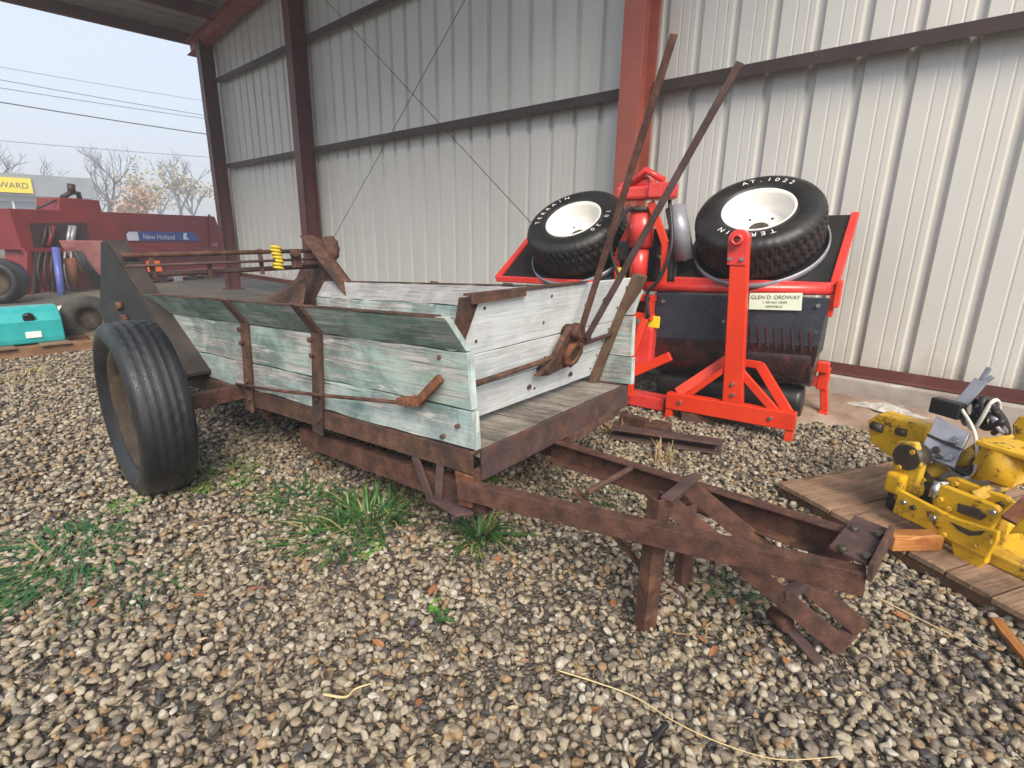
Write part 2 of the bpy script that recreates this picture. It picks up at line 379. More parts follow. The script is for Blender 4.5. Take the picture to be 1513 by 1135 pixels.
    def build(s, name, mat, parent=None, bevel=0, world=False):
        me = bpy.data.meshes.new(name)
        vs = s.v
        if world and parent is not None:
            inv = RM[root_of(parent)].inverted(); vs = [inv @ p for p in vs]
        me.from_pydata([tuple(p) for p in vs], [], s.f)
        if s.sm:
            for i in s.sm: me.polygons[i].use_smooth = True
        bm = bmesh.new(); bm.from_mesh(me); bmesh.ops.recalc_face_normals(bm, faces=bm.faces); bm.to_mesh(me); bm.free()
        me.materials.append(MATS[mat])
        o = bpy.data.objects.new(name, me); col.objects.link(o)
        if parent is not None: o.parent = parent
        if bevel:
            bv = o.modifiers.new('bevel', 'BEVEL'); bv.width = bevel; bv.segments = 2; bv.limit_method = 'ANGLE'; bv.angle_limit = math.radians(40)
        return o
def curve(ps, n=10):
    ps = [V(p) for p in ps]; out = []
    e = [ps[0] * 2 - ps[1]] + ps + [ps[-1] * 2 - ps[-2]]
    for i in range(1, len(e) - 2):
        for k in range(n):
            t = k / n; a, b, c, d = e[i - 1], e[i], e[i + 1], e[i + 2]
            out.append(.5 * ((2 * b) + (c - a) * t + (2 * a - 5 * b + 4 * c - d) * t * t + (3 * b - a - 3 * c + d) * t ** 3))
    return out + [ps[-1]]
RM = {}
def root_of(o):
    while o.parent is not None: o = o.parent
    return o
def thing(name, label, cat, loc=(0, 0, 0), rot=(0, 0, 0), group=None):
    e = bpy.data.objects.new(name, None); col.objects.link(e)
    e.location = loc; e.rotation_euler = rot; e.empty_display_size = .1
    from mathutils import Euler
    RM[e] = Matrix.Translation(loc) @ Euler(rot, 'XYZ').to_matrix().to_4x4()
    return tag(e, label, cat, group)
def tag(o, label, cat, group=None):
    o['label'] = label; o['category'] = cat
    if group: o['group'] = group
    if o not in RM: RM[o] = Matrix.Identity(4)
    return o
def struct(o, kind='structure'):
    o['kind'] = kind; RM[o] = Matrix.Identity(4); return o
GLY = {}
def glyph(ch):
    if ch not in GLY:
        c = bpy.data.curves.new('glyph', 'FONT'); c.body = ch; c.size = 1.0; c.align_x = 'CENTER'
        o = bpy.data.objects.new('glyph', c); col.objects.link(o)
        dg = bpy.context.evaluated_depsgraph_get(); dg.update()
        me = bpy.data.meshes.new_from_object(o.evaluated_get(dg))
        GLY[ch] = ([p.co.copy() for p in me.vertices], [list(p.vertices) for p in me.polygons])
        bpy.data.objects.remove(o); bpy.data.curves.remove(c); bpy.data.meshes.remove(me)
    return GLY[ch]
def text_mb(mb, txt, org, ex, ey, size, bold=1.0):
    """flat lettering centred on org, along ex with height along ey"""
    vs, fs = glyph(txt); ex, ey = V(ex).normalized(), V(ey).normalized()
    mb.add([V(org) + ex * p.x * size * bold + ey * p.y * size for p in vs], fs)

# ------------------------------------------------------------------ ground
g = MB(); S = 420
g.add([(-S, -S, 0), (S, -S, 0), (S, S, 0), (-S, S, 0)], [(0, 1, 2, 3)])
struct(g.build('ground', 'ground_gravel'))

def gravel(name, poly, dens, smin, smax, seed, z=.0, label='loose tan and grey river gravel covering the ground', zr=(-.004, .024), sub=2):
    me = bpy.data.meshes.new(name)
    px0, px1, py0, py1 = poly; NX = 12; vs_ = [(px0 + (px1 - px0) * a / NX, py0 + (py1 - py0) * b / NX, z) for a in range(NX + 1) for b in range(NX + 1)]
    me.from_pydata(vs_, [], [(a * (NX + 1) + b, (a + 1) * (NX + 1) + b, (a + 1) * (NX + 1) + b + 1, a * (NX + 1) + b + 1) for a in range(NX) for b in range(NX)])
    o = bpy.data.objects.new(name, me); col.objects.link(o); me.materials.append(MATS['pebbles'])
    ng = bpy.data.node_groups.new(name, 'GeometryNodeTree')
    ng.interface.new_socket('Geometry', in_out='INPUT', socket_type='NodeSocketGeometry')
    ng.interface.new_socket('Geometry', in_out='OUTPUT', socket_type='NodeSocketGeometry')
    N = ng.nodes; Lk = ng.links.new
    gi = N.new('NodeGroupInput'); go = N.new('NodeGroupOutput')
    di = N.new('GeometryNodeDistributePointsOnFaces'); di.inputs['Density'].default_value = dens; di.inputs['Seed'].default_value = seed
    Lk(gi.outputs[0], di.inputs['Mesh'])
    nd = N.new('ShaderNodeTexNoise'); nd.inputs['Scale'].default_value = 1.1; nd.inputs['Detail'].default_value = 3
    mr = N.new('ShaderNodeMapRange'); mr.inputs['From Min'].default_value = .36; mr.inputs['From Max'].default_value = .52; mr.inputs['To Min'].default_value = dens * .42; mr.inputs['To Max'].default_value = dens
    Lk(nd.outputs['Fac'], mr.inputs['Value']); Lk(mr.outputs[0], di.inputs['Density'])
    join = N.new('GeometryNodeJoinGeometry')
    for k in range(5):
        ic = N.new('GeometryNodeMeshIcoSphere'); ic.inputs['Radius'].default_value = .5; ic.inputs['Subdivisions'].default_value = sub
        sp = N.new('GeometryNodeSetPosition')
        nz = N.new('ShaderNodeTexNoise'); nz.noise_dimensions = '4D'; nz.inputs['W'].default_value = 3.1 * k; nz.inputs['Scale'].default_value = 1.5; nz.inputs['Detail'].default_value = 1.0
        sb = N.new('ShaderNodeVectorMath'); sb.operation = 'SUBTRACT'; sb.inputs[1].default_value = (.5, .5, .5)
        sc = N.new('ShaderNodeVectorMath'); sc.operation = 'SCALE'; sc.inputs['Scale'].default_value = .55
        Lk(nz.outputs['Color'], sb.inputs[0]); Lk(sb.outputs[0], sc.inputs[0]); Lk(sc.outputs[0], sp.inputs['Offset'])
        Lk(ic.outputs['Mesh'], sp.inputs['Geometry'])
        sh = N.new('GeometryNodeSetShadeSmooth'); Lk(sp.outputs[0], sh.inputs['Geometry'])
        sm = N.new('GeometryNodeSetMaterial'); sm.inputs['Material'].default_value = MATS['pebbles']; Lk(sh.outputs[0], sm.inputs['Geometry'])
        g2 = N.new('GeometryNodeGeometryToInstance'); Lk(sm.outputs[0], g2.inputs[0]); Lk(g2.outputs[0], join.inputs[0])
    ip = N.new('GeometryNodeInstanceOnPoints'); ip.inputs['Pick Instance'].default_value = True
    Lk(di.outputs['Points'], ip.inputs['Points']); Lk(join.outputs[0], ip.inputs['Instance'])
    rr = N.new('FunctionNodeRandomValue'); rr.data_type = 'FLOAT_VECTOR'; rr.inputs[0].default_value = (-.45, -.45, 0); rr.inputs[1].default_value = (.45, .45, 6.28); rr.inputs['Seed'].default_value = seed + 1
    Lk(rr.outputs[0], ip.inputs['Rotation'])
    rs = N.new('FunctionNodeRandomValue'); rs.data_type = 'FLOAT_VECTOR'; rs.inputs[0].default_value = (smin, smin * .78, smin * .62); rs.inputs[1].default_value = (smax, smax * .85, smax * .74); rs.inputs['Seed'].default_value = seed + 2
    Lk(rs.outputs[0], ip.inputs['Scale'])
    tr = N.new('GeometryNodeTranslateInstances'); rz = N.new('FunctionNodeRandomValue'); rz.data_type = 'FLOAT_VECTOR'
    rz.inputs[0].default_value = (0, 0, zr[0]); rz.inputs[1].default_value = (0, 0, zr[1]); rz.inputs['Seed'].default_value = seed + 3
    tr.inputs['Local Space'].default_value = False
    Lk(rz.outputs[0], tr.inputs['Translation']); Lk(ip.outputs[0], tr.inputs['Instances']); Lk(tr.outputs[0], go.inputs[0])
    md = o.modifiers.new('gravel', 'NODES'); md.node_group = ng
    o['label'] = label; struct(o, 'stuff')
gravel('gravel', (-3.4, .9, -.9, 4.15), 2700, .012, .034, 3, sub=3)
gravel('gravel', (-3.4, .9, -.9, 4.15), 110, .03, .043, 23, sub=3, label='larger river stones among the finer gravel')
gravel('gravel', (-8.6, -3.4, -.9, 4.15), 1700, .015, .038, 9, label='paler gravel further back towards the red baler')
gravel('grit', (-3.2, .7, -.6, 3.6), 2200, .005, .012, 31, label='fine grit between the gravel stones', zr=(-.002, .006), sub=1)

# ------------------------------------------------------------------ shed
YW = 4.66                       # inside face of the cladding
shed = thing('metal_shed', 'open metal shed with ribbed off-white wall cladding and red oxide steel frame', 'shed', (-5, YW, 0))
def roof_z(x): return 4.86 + .08 * (x + 13.0)
RIB = .3048
def panel_prof():
    pts = []
    for k in range(3):
        x0 = k * RIB
        pts += [(x0, 0), (x0 + .100, 0), (x0 + .106, .0022), (x0 + .112, .0022), (x0 + .118, 0), (x0 + .180, 0), (x0 + .186, .0022), (x0 + .192, .0022), (x0 + .198, 0)]
        pts += [(x0 + .232, 0), (x0 + .248, .038), (x0 + .288, .038), (x0 + .304, 0)]
    return pts
x = -12.62 - .0
i = 0
PW = 3 * RIB
xp = -12.62
while xp < .9:
    mb = MB(); pr = panel_prof(); n = len(pr)
    jit = random.uniform(-.002, .002)
    zt = roof_z(xp) - .02; zb = .30
    vs = []
    for (a, b) in pr:
        vs += [(xp + a, YW + b + jit, zb), (xp + a, YW + b + jit, zt + .08 * a)]
    vs += [(xp + PW, YW + jit, zb), (xp + PW, YW + jit, zt + .08 * PW)]
    nn = len(vs) // 2
    mb.add(vs, [(2 * j, 2 * j + 2, 2 * j + 3, 2 * j + 1) for j in range(nn - 1)])
    mb.build('wall_panel', 'wall_metal', shed, world=True)
    xp += PW - .003; i += 1
POSTS = [-12.42, -8.74, -2.74]
def ibeam(mb, p, q, w, d, t, up):
    a, b = w / 2, d / 2
    mb.ext(p, q, [(-a, -b), (a, -b), (a, -b + t), (.006, -b + t), (.006, b - t), (a, b - t), (a, b), (-a, b), (-a, b - t), (-.006, b - t), (-.006, -b + t), (-a, -b + t)], up)
for k, xq in enumerate(POSTS):
    mb = MB(); w = .2
    ibeam(mb, (xq, 4.46, 0.02), (xq, 4.46, roof_z(xq) - .17), w, .25, .014, (0, 1, 0))
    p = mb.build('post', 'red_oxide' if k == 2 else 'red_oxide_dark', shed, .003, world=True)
    mb = MB().box((xq, 4.46, .012), (.32, .36, .02)); mb.build('base_plate', 'red_oxide_dark', p, .003, world=True)
segs = [(-13.0, POSTS[0] - .11), (POSTS[0] + .11, POSTS[1] - .11), (POSTS[1] + .11, POSTS[2] - .11), (POSTS[2] + .11, 1.0)]
for zg in (2.47, 4.02):
    for (a, b) in segs[1:]:
        mb = MB().ext((a, YW - .004, zg), (b, YW - .004, zg), [(0, .04), (0, .034), (.12, .034), (.12, -.045), (.127, -.045), (.127, .04)], (0, 0, 1))
        mb.build('girt', 'girt_paint', shed, world=True)
mb = MB(); ibeam(mb, (-13.15, 4.46, roof_z(-13.15) - .13), (1.0, 4.46, roof_z(1.0) - .13), .17, .26, .014, (0, 0, 1))
mb.build('rafter', 'red_oxide', shed, .003, world=True)
YR = 1.0                          # front edge of the roof
for xq in (-13.2, -11.75, -10.25, -8.75, -7.2, -5.6, -4.0, -2.4, -.8, .8):
    z = roof_z(xq) + .075
    mb = MB().chan((xq, 4.75, z), (xq, YR, z), .2, .07, .006, 1); mb.build('purlin', 'red_oxide_dark', shed, world=True)
xp = -13.45
while xp < .9:
    mb = MB(); pr = panel_prof(); vs = []
    for (a, b) in pr + [(PW, 0)]:
        z = roof_z(xp + a) + .185 + b
        vs += [(xp + a, 4.9, z), (xp + a, YR - .12, z)]
    mb.add(vs, [(2 * j, 2 * j + 1, 2 * j + 3, 2 * j + 2) for j in range(len(vs) // 2 - 1)])
    mb.build('roof_panel', 'roof_metal', shed, world=True); xp += PW - .003
mb = MB().angle((-12.6, YW - .012, .262), (-1.05, YW - .012, .262), .07, .075, .006, 1, 1); mb.build('base_angle', 'red_oxide_dark', shed, world=True)
mb = MB().angle((-1.05, YW - .012, .262), (1.0, YW - .012, .262), .07, .075, .006, 1, 1); mb.build('base_angle', 'red_oxide_dark', shed, world=True)
for a, b in (((-8.6, 4.44, 4.95), (-2.9, 4.44, .6)), ((-2.9, 4.475, 5.3), (-8.6, 4.475, .7))):
    MB().tube([a, b], .0042, 6).build('brace_rod', 'girt_paint', shed, world=True)
MB().lim((-6.6, 4.52, -.05), (1.0, 4.9, .255)).build('footing', 'concrete', shed, .01, world=True)
ap = MB()                        # trodden earth and concrete spill along the wall foot
nx = 26
rows = []
for k in range(nx + 1):
    xx = -1.6 + k * .13
    ya = 3.98 + .08 * math.sin(k * 1.1) + random.uniform(-.04, .04)
    rows.append([(xx, ya, -.01), (xx, ya + .07, .035 + random.uniform(-.006, .006)), (xx, 4.3, .07 + random.uniform(-.012, .012)), (xx, 4.55, .13 + random.uniform(-.02, .02))])
ap.add([p for r in rows for p in r], [(4 * k + j, 4 * k + 4 + j, 4 * k + 5 + j, 4 * k + 1 + j) for k in range(nx) for j in range(3)], True)
struct(ap.build('earth_bank', 'dirt'))
lp = MB(); nn = 22
def spill(k, f): return (-.53 + f * .24 * math.cos(2 * PI * k / nn) * (.75 + .4 * random.random()), 4.42 + f * .06 * math.sin(2 * PI * k / nn) * (.6 + .7 * random.random()), .155 - .06 * f + random.uniform(-.008, .008))
lp.add([spill(k, 1) for k in range(nn)] + [spill(k, .6) for k in range(nn)] + [(-.53, 4.42, .15)], [(k, (k + 1) % nn, nn + (k + 1) % nn, nn + k) for k in range(nn)] + [(nn + k, nn + (k + 1) % nn, 2 * nn) for k in range(nn)])
tag(lp.build('mortar_spill', 'mortar'), 'white crumbly mortar spill at the foot of the wall', 'mortar')

# ------------------------------------------------------------------ spreader wagon
SA = on_z(703, 668, .5); SA.z = 0
TILT = -.05
sp = thing('manure_spreader', 'weathered green and white wooden manure spreader with rusty tongue on the gravel', 'spreader', tuple(SA), (0, TILT, math.radians(5)))
SM = RM[sp]; SI = SM.inverted(); SR = SI.to_3x3()
def L(px, py, ax, val):
    c = SI @ CP; r = SR @ ray(px, py); return c + r * ((val - c[ax]) / r[ax])
def rough_board(mb, a, b, ny=1, wob=.004, seg=14, axis=0):
    """board from corner a to corner b with slightly uneven edges, split along axis"""
    vs = []; fs = []
    for k in range(seg + 1):
        t = k / seg
        j = [random.uniform(-wob, wob) for _ in range(4)]
        if axis == 0:
            xx = a[0] + (b[0] - a[0]) * t
            ring = [(xx, a[1], a[2] + j[0]), (xx, b[1], a[2] + j[1]), (xx, b[1], b[2] + j[2]), (xx, a[1], b[2] + j[3])]
        else:
            yy = a[1] + (b[1] - a[1]) * t
            ring = [(a[0], yy, a[2] + j[0]), (b[0], yy, a[2] + j[1]), (b[0], yy, b[2] + j[2]), (a[0], yy, b[2] + j[3])]
        vs += ring
    for k in range(seg):
        for q in range(4): fs.append((4 * k + q, 4 * k + (q + 1) % 4, 4 * k + 4 + (q + 1) % 4, 4 * k + 4 + q))
    fs += [(0, 1, 2, 3), (4 * seg, 4 * seg + 1, 4 * seg + 2, 4 * seg + 3)]
    mb.add(vs, fs); return mb
XB = -2.78
BW = 1.2
def lean(o_y, z0, z1, y0, y1, mb, a):  # shear a board outwards between z0 and z1
    for p in mb.v:
        t = (p.z - z0) / (z1 - z0); p.y += y0 + (y1 - y0) * t
    return mb
for side in (0, 1):
    sgn = -1 if side == 0 else 1
    yb = 0 if side == 0 else BW
    xf = .02 if side == 0 else .05
    mats = ('wood_pale', 'wood_green', 'wood_green_dark') if side == 0 else ('wood_green', 'wood_pale', 'wood_grey')
    for k, (za, zb, ya, yb2, th) in enumerate(((.502, .646, 0, -.004, .03), (.652, .856, -.004, -.012, .03), (.862, .982, -.012, -.10, .026))):
        mb = rough_board(MB(), (XB, 0, za), (xf - .006 * k, th, zb), wob=.0045, seg=26)
        for p in mb.v:
            t = (p.z - za) / (zb - za); yy = ya + (yb2 - ya) * t
            p.y = yy + p.y
            if side == 1: p.y = BW - p.y
        pl = mb.build('plank', mats[k], sp, .002)
        if side == 1 and k == 2: pl['label'] = 'bare grey flared top board'
        # pale painted board end
        mb = MB(); e = .004
        y0, y1 = ya, yb2
        xx = xf - .006 * k
        q = [(xx, y0, za + .002), (xx, y0 + th, za + .002), (xx, y1 + th, zb - .002), (xx, y1, zb - .002)]
        if side == 1: q = [(a, BW - b, c) for a, b, c in q]
        mb.prism(q, (e, 0, 0)); mb.build('board_end', 'wood_edge', sp)
    # rusty strip along the top edge
    yt = -.10 if side == 0 else BW + .10
    mb = MB(); mb.bar((XB + .3, yt + (.014 if side == 0 else -.014), .9875), (-.04, yt + (.014 if side == 0 else -.014), .9875), .034, .006); mb.build('top_strip', 'rust', sp)
    # sill angle
    ys = -.012 if side == 0 else BW + .012
    mb = MB().angle((XB - .1, ys, .497), (.015, ys, .497), .06, .085, .009, (-1 if side == 0 else 1), -1); mb.build('sill', 'rust', sp, .002)
    # straps
    for xs in (-1.55, -.9):
        mb = MB(); o = sgn
        def yy(y): return y if side == 0 else BW - y
        path = [(xs - .05, -.022, .385), (xs - .03, -.022, .50), (xs, -.018, .70), (xs + .03, -.022, .866), (xs + .04, -.112, .992)]
        w = .075
        for a, b in zip(path[:-1], path[1:]):
            a = V((a[0], yy(a[1]), a[2])); b = V((b[0], yy(b[1]), b[2]))
            mb.bar(a, b + (b - a).normalized() * .006, w, .012, (0, sgn, .02))
        st = mb.build('strap', 'rust', sp, .002)
        for zz in (.46, .56, .76, .83): MB().tube([(xs - .01, yy(-.024), zz), (xs - .01, yy(-.042), zz)], .011, 6).build('bolt', 'rust_brown', st)
# control rod and lever on the near side
mb = MB().tube([(-1.66, -.045, .53), (-1.2, -.05, .56), (-.7, -.052, .605), (-.27, -.05, .645)], .0085, 8); mb.build('control_rod', 'rust_brown', sp)
mb = MB().bar((-.31, -.045, .648), (-.20, -.045, .66), .045, .03, (0, 0, 1)).bar((-.215, -.045, .655), (-.085, -.045, .765), .034, .022, (0, 1, 0)); mb.tube([(-.25, -.02, .655), (-.25, -.075, .655)], .02, 8); mb.build('lever', 'rust_orange', sp, .004)
for (xx, zz) in ((-.05, .585), (-.12, .83), (-.13, .53)):
    MB().tube([(xx, -.018, zz), (xx, .01, zz)], .008, 8).build('bolt', 'rust', sp)
# front panel leaning forwards
def fx(z): return -.17 + (z - .53) * (.2 / .52)
for k, (za, zb, wmat) in enumerate(((.535, .682, 'wood_white'), (.686, .826, 'wood_white'), (.83, 1.045, 'wood_white'))):
    mb = rough_board(MB(), (0, .032, za), (-.028, 1.165, zb), wob=.002, seg=12, axis=1)
    for p in mb.v: p.x += fx(p.z); p.y += (p.z - .53) * .14 * (1 if p.y > .6 else -.12)
    mb.build('front_plank', wmat, sp, .002)
mb = MB(); z = 1.05
mb.bar((fx(z) - .012, .0, z + .002), (fx(z) - .012, .75, z + .002), .04, .008); mb.bar((fx(z) + .004, .0, z - .014), (fx(z) + .004, .30, z - .010), .006, .03, (0, 0, 1)); mb.build('top_strip', 'rust', sp)
mb = MB().prism([(fx(.865) + .008, -.01, .865), (fx(.865) + .008, .022, .87), (fx(1.04) + .008, .05, 1.045), (fx(1.04) + .008, -.025, 1.045)], (-.035, 0, 0)); mb.build('corner_bracket', 'rust', sp, .003)
mb = MB().bar((fx(.5) + .02, 1.165, .48), (fx(1.06) + .02, 1.235, 1.06), .10, .04, (1, 0, 0)); mb.build('panel_post', 'rust_moss', sp, .006)
pz = .715
mb = MB().tube([(fx(.71) + .03, .0, .71), (fx(.72) + .035, .45, .722), (fx(.72) + .035, .75, .735)], .012, 8); mb.build('cross_rod', 'rust', sp)
MB().tube([(fx(.73) + .035, .8, .75), (fx(.72) + .035, 1.19, .762)], .011, 8).build('cross_rod', 'rust', sp)
# ratchet hub
def onf(y, z, o=.0): return (fx(z) + o, y - .105, z)
def onh(y, z, o=.0): return onf(.8 + (y - .8) * 1.25, .755 + (z - .755) * 1.15, o)
hub = MB().prism([onh(.66, .672, .02), onh(.70, .705, .02), onh(.735, .74, .02), onh(.75, .80, .02), onh(.775, .845, .02), onh(.82, .86, .02), onh(.86, .825, .02), onh(.895, .80, .02), onh(.915, .755, .02), onh(.9, .70, .02), onh(.855, .672, .02), onh(.80, .668, .02), onh(.73, .66, .02)], (.03, 0, 0))
hb = hub.build('ratchet_plate', 'rust', sp, .005)
nrm = V((1, 0, -.36)).normalized()
mb = MB(); c = V(onh(.835, .735, .055)); prof = [(.062 , -.012), (.062, .018), (.034, .02), (.034, -.012)]
mb.lathe(prof, c, nrm, 24, lambda k, j, r, h: (r + (.007 if (k % 3 == 0 and j < 2) else 0), h)); mb.build('ratchet_wheel', 'rust_orange', hb)
for (yq, zq, rq, ln_) in ((.80, .83, .03, .09), (.885, .79, .026, .08), (.71, .69, .018, .06)):
    MB().tube([V(onh(yq, zq, .0)), V(onh(yq, zq, ln_))], rq, 12).build('pivot_boss', 'rust_brown', hb)
mb = MB().lathe([(.03, -.005), (.03, .004), (.0, .004), (.0, -.005)], c + nrm * .012, nrm, 12, None, False); mb.build('pivot_pin', 'dark_grease', hb)
A1 = V(onf(.80, .82, .085)); A2 = V(onf(.875, .80, .085))
T1 = L(996, 50, 1, .70); T2 = L(1094, 92, 1, .78)
MB().bar(A1, T1, .027, .012, (0, 1, 0)).build('hand_lever', 'rust_brown', sp, .002)
MB().bar(A2, T2, .027, .012, (0, 1, 0)).build('hand_lever', 'rust_purple', sp, .002)
for (y, z) in ((.92, .945), (1.08, .955), (.65, .60), (1.0, .59)):
    MB().tube([onf(y, z, -.005), onf(y, z, .009)], .012, 8).build('bolt', 'rust_brown', sp)
for (y, z) in ((.10, .58), (.10, .64), (.10, .73), (.10, .79), (.09, .88), (.09, 1.0), (1.1, .58), (1.12, .65), (1.12, .73), (1.14, .79), (1.15, .9), (1.17, 1.0), (.6, .58), (.6, .73), (.5, .9), (.5, 1.01)):
    MB().tube([(fx(z) - .004, y, z), (fx(z) + .003, y, z)], .006, 6).build('nail', 'rust_brown', sp)
# floor boards
for k in range(6):
    y0 = .034 + k * .1887
    rough_board(MB(), (XB + .05, y0, .462), (.012 - random.uniform(0, .015), y0 + .183, .496 + random.uniform(-.003, .003)), wob=.002, seg=6).build('floor_plank', 'wood_floor', sp, .002)
mb = MB().chan((.022, .035, .434), (.022, 1.20, .434), .118, .055, .01, -1); mb.build('front_sill', 'rust_purple', sp, .003)
mb = MB()
for k in range(4): mb.lim((-.35 - k * .68, .06, .39), (-.42 - k * .68, 1.14, .455))
mb.build('cross_member', 'rust_brown', sp)
# rear guards
def guard(name, y0, y1, mat, rear):
    pts = [(-3.02, 1.31), (-2.06, .55), (-2.2, .505), (-2.75, .50), (-3.3, .52), (-3.42, .86), (-3.12, 1.31)] if not rear else [(-2.98, 1.33), (-2.9, 1.345), (-2.06, .60), (-2.2, .52), (-3.5, .52), (-3.9, .76), (-3.3, 1.0)]
    ys = y0 if not rear else y1
    mb = MB().prism([(a, ys, b) for a, b in pts], (0, .006, 0)); gd = mb.build(name, mat, sp)
    a, b = ((-3.06, 1.315), (-2.06, .545)) if not rear else ((-2.95, 1.35), (-2.06, .59))
    d = (V((b[0], 0, b[1])) - V((a[0], 0, a[1])))
    mb = MB().prism([(a[0], y0 - .004, a[1]), (b[0], y0 - .004, b[1]), (b[0], y1, b[1]), (a[0], y1, a[1])], (.005, 0, .006)); mb.build('flange', 'dark_sheet' if mat == 'black_sheet' else mat, gd)
    mb = MB().prism([(b[0], y0 - .004, b[1]), (b[0] - .10, y0 - .004, b[1] - .045), (b[0] - .10, y1, b[1] - .045), (b[0], y1, b[1])], (0.004, 0, -.006)); mb.build('lip', mat, gd)
    return gd
gd = guard('rear_guard', -.125, -.002, 'black_sheet', False)
gd2 = guard('rear_guard', BW + .004, BW + .13, 'rust', True); gd2['label'] = 'rusty brown rear guard'
mb = MB()
for k in range(3): mb.tube([(-2.85 - .05 * k, -.13, .72 + .09 * k), (-2.85 - .05 * k, -.16, .72 + .09 * k)], .05 - .01 * k, 12)
mb.build('chain_sprocket', 'rust_brown', gd)
mb = MB().prism([(-2.9, BW - .16, .50), (-3.75, BW - .3, .56), (-3.6, BW - .0, .84), (-2.9, BW - .01, 1.02)], (0, .006, 0)); mb.build('chute_plate', 'rust', sp)
# beater bars across the rear
for k, (z, dx, r) in enumerate(((1.232, 0, .016), (1.165, .03, .01), (1.105, -.03, .018))):
    MB().tube([(-2.86 + dx, -.1, z - .012), (-2.86 + dx, BW + .1, z)], r, 8).build('beater_bar', 'rust_purple' if k else 'rust_brown', sp)
for yq in (.06, .42, .8):
    mb = MB().bar((-2.86, yq, 1.06), (-2.86, yq, 1.25), .03, .012, (1, 0, 0)); mb.build('bar_link', 'rust', sp)
mb = MB()
for k in range(7):
    z = 1.26 - .026 * k; mb.lathe([(.03 , -.0), (.044, .014), (.03, .028)], (-2.84, .92 + random.uniform(-.006, .006), z - .014), (0, .25, 1), 12, None, True, True)
mb.build('twine_wrap', 'rope_yellow', sp)
mb = MB().box((-2.82, 1.07, 1.17), (.05, .07, .14)).tube([(-2.8, 1.03, 1.21), (-2.75, 1.03, 1.21)], .03, 8); mb.build('bearing_block', 'rust_brown', sp, .006)
mb = MB().lathe([(.0, -.02), (.11, -.02), (.11, .02), (.0, .02)], (-2.78, BW + .16, 1.24), (0, 1, 0), 20, lambda k, j, r, h: (r - (.014 if k % 2 and r > .05 else 0), h)); mb.build('sprocket', 'rust_brown', sp)
# axle and wheels
WX, WR = -1.69, .415
WZ = WR + .055 + .03
mb = MB().bar((WX, -.5, WZ - .02), (WX, BW + .5, WZ - .02), .07, .07); ax = mb.build('axle', 'rust_brown', sp)
mb = MB().lim((WX - .05, .02, WZ + .01), (WX + .05, .08, .41)); mb.build('axle_bracket', 'rust_brown', sp)
MB().lim((WX - .05, BW - .08, WZ + .01), (WX + .05, BW - .02, .41)).build('axle_bracket', 'rust_brown', sp)
def old_wheel(y, sgn):
    mb = MB(); w = .112
    pr = [(.285, -.06), (.30, -.075), (.34, -w), (.355, -w - .003), (.37, -w), (.388, -w * .97), (.405, -.098)]
    n0 = len(pr)
    for k in range(-8, 9):
        yq = k * .0108; pr.append((.4195 - .010 * (k / 8) ** 2 - (.0055 if k in (-5, -2, 2, 5) else 0), yq))
    n1 = len(pr)
    pr += [(.405, .098), (.388, w * .97), (.37, w), (.355, w + .003), (.34, w), (.30, .075), (.285, .06), (.275, .0)]
    def worn(k, j, r, h):
        if n0 <= j < n1:
            z_ = (k + abs(j - (n0 + n1) // 2)) % 5
            wear_ = .5 + .5 * math.sin(k * .13) 
            if z_ == 0: r -= .0035 * (.35 + .65 * wear_)
        return r, h
    def squash(k, j, r, h): return r, h
    mb.lathe(pr, (WX, y, WZ), (0, 1, 0), 200, worn)
    for p in mb.v:
        dz = p.z - (WZ - .395)
        if dz < 0: p.z -= dz * .8
    root = bpy.data.objects.new('wheel', None); col.objects.link(root); root.parent = sp
    ya_ = math.radians(-5) if sgn < 0 else 0.0
    root.matrix_local = Matrix.Translation((WX, y, 0)) @ Matrix.Rotation(ya_, 4, 'Z') @ Matrix.Translation((-WX, -y, 0))
    mb.build('tyre', 'tyre_old', root)
    mb = MB(); s = sgn
    mb.lathe([(.292, s * .075), (.292, s * .06), (.27, s * .05), (.262, s * -.05), (.275, s * -.06), (.25, s * -.06), (.245, s * .045), (.27, s * .072)], (WX, y, WZ), (0, 1, 0), 48)
    rim = mb.build('rim', 'rim_old', root)
    mb = MB().lathe([(.246, s * -.02), (.2, s * -.02), (.12, s * .01), (.085, s * .012), (.085, s * .05), (.0, s * .055), (.0, s * .0), (.1, s * -.0), (.2, s * -.032), (.246, s * -.032)], (WX, y, WZ), (0, 1, 0), 36)
    mb.build('disc', 'rim_old', root)
    for k in range(6):
        t = k * PI / 3; MB().tube([(WX + .1 * math.cos(t), y + s * .0, WZ + .1 * math.sin(t)), (WX + .1 * math.cos(t), y + s * .035, WZ + .1 * math.sin(t))], .012, 6).build('lug_bolt', 'rust_brown', root)
old_wheel(-.475, -1); old_wheel(BW + .475, 1)
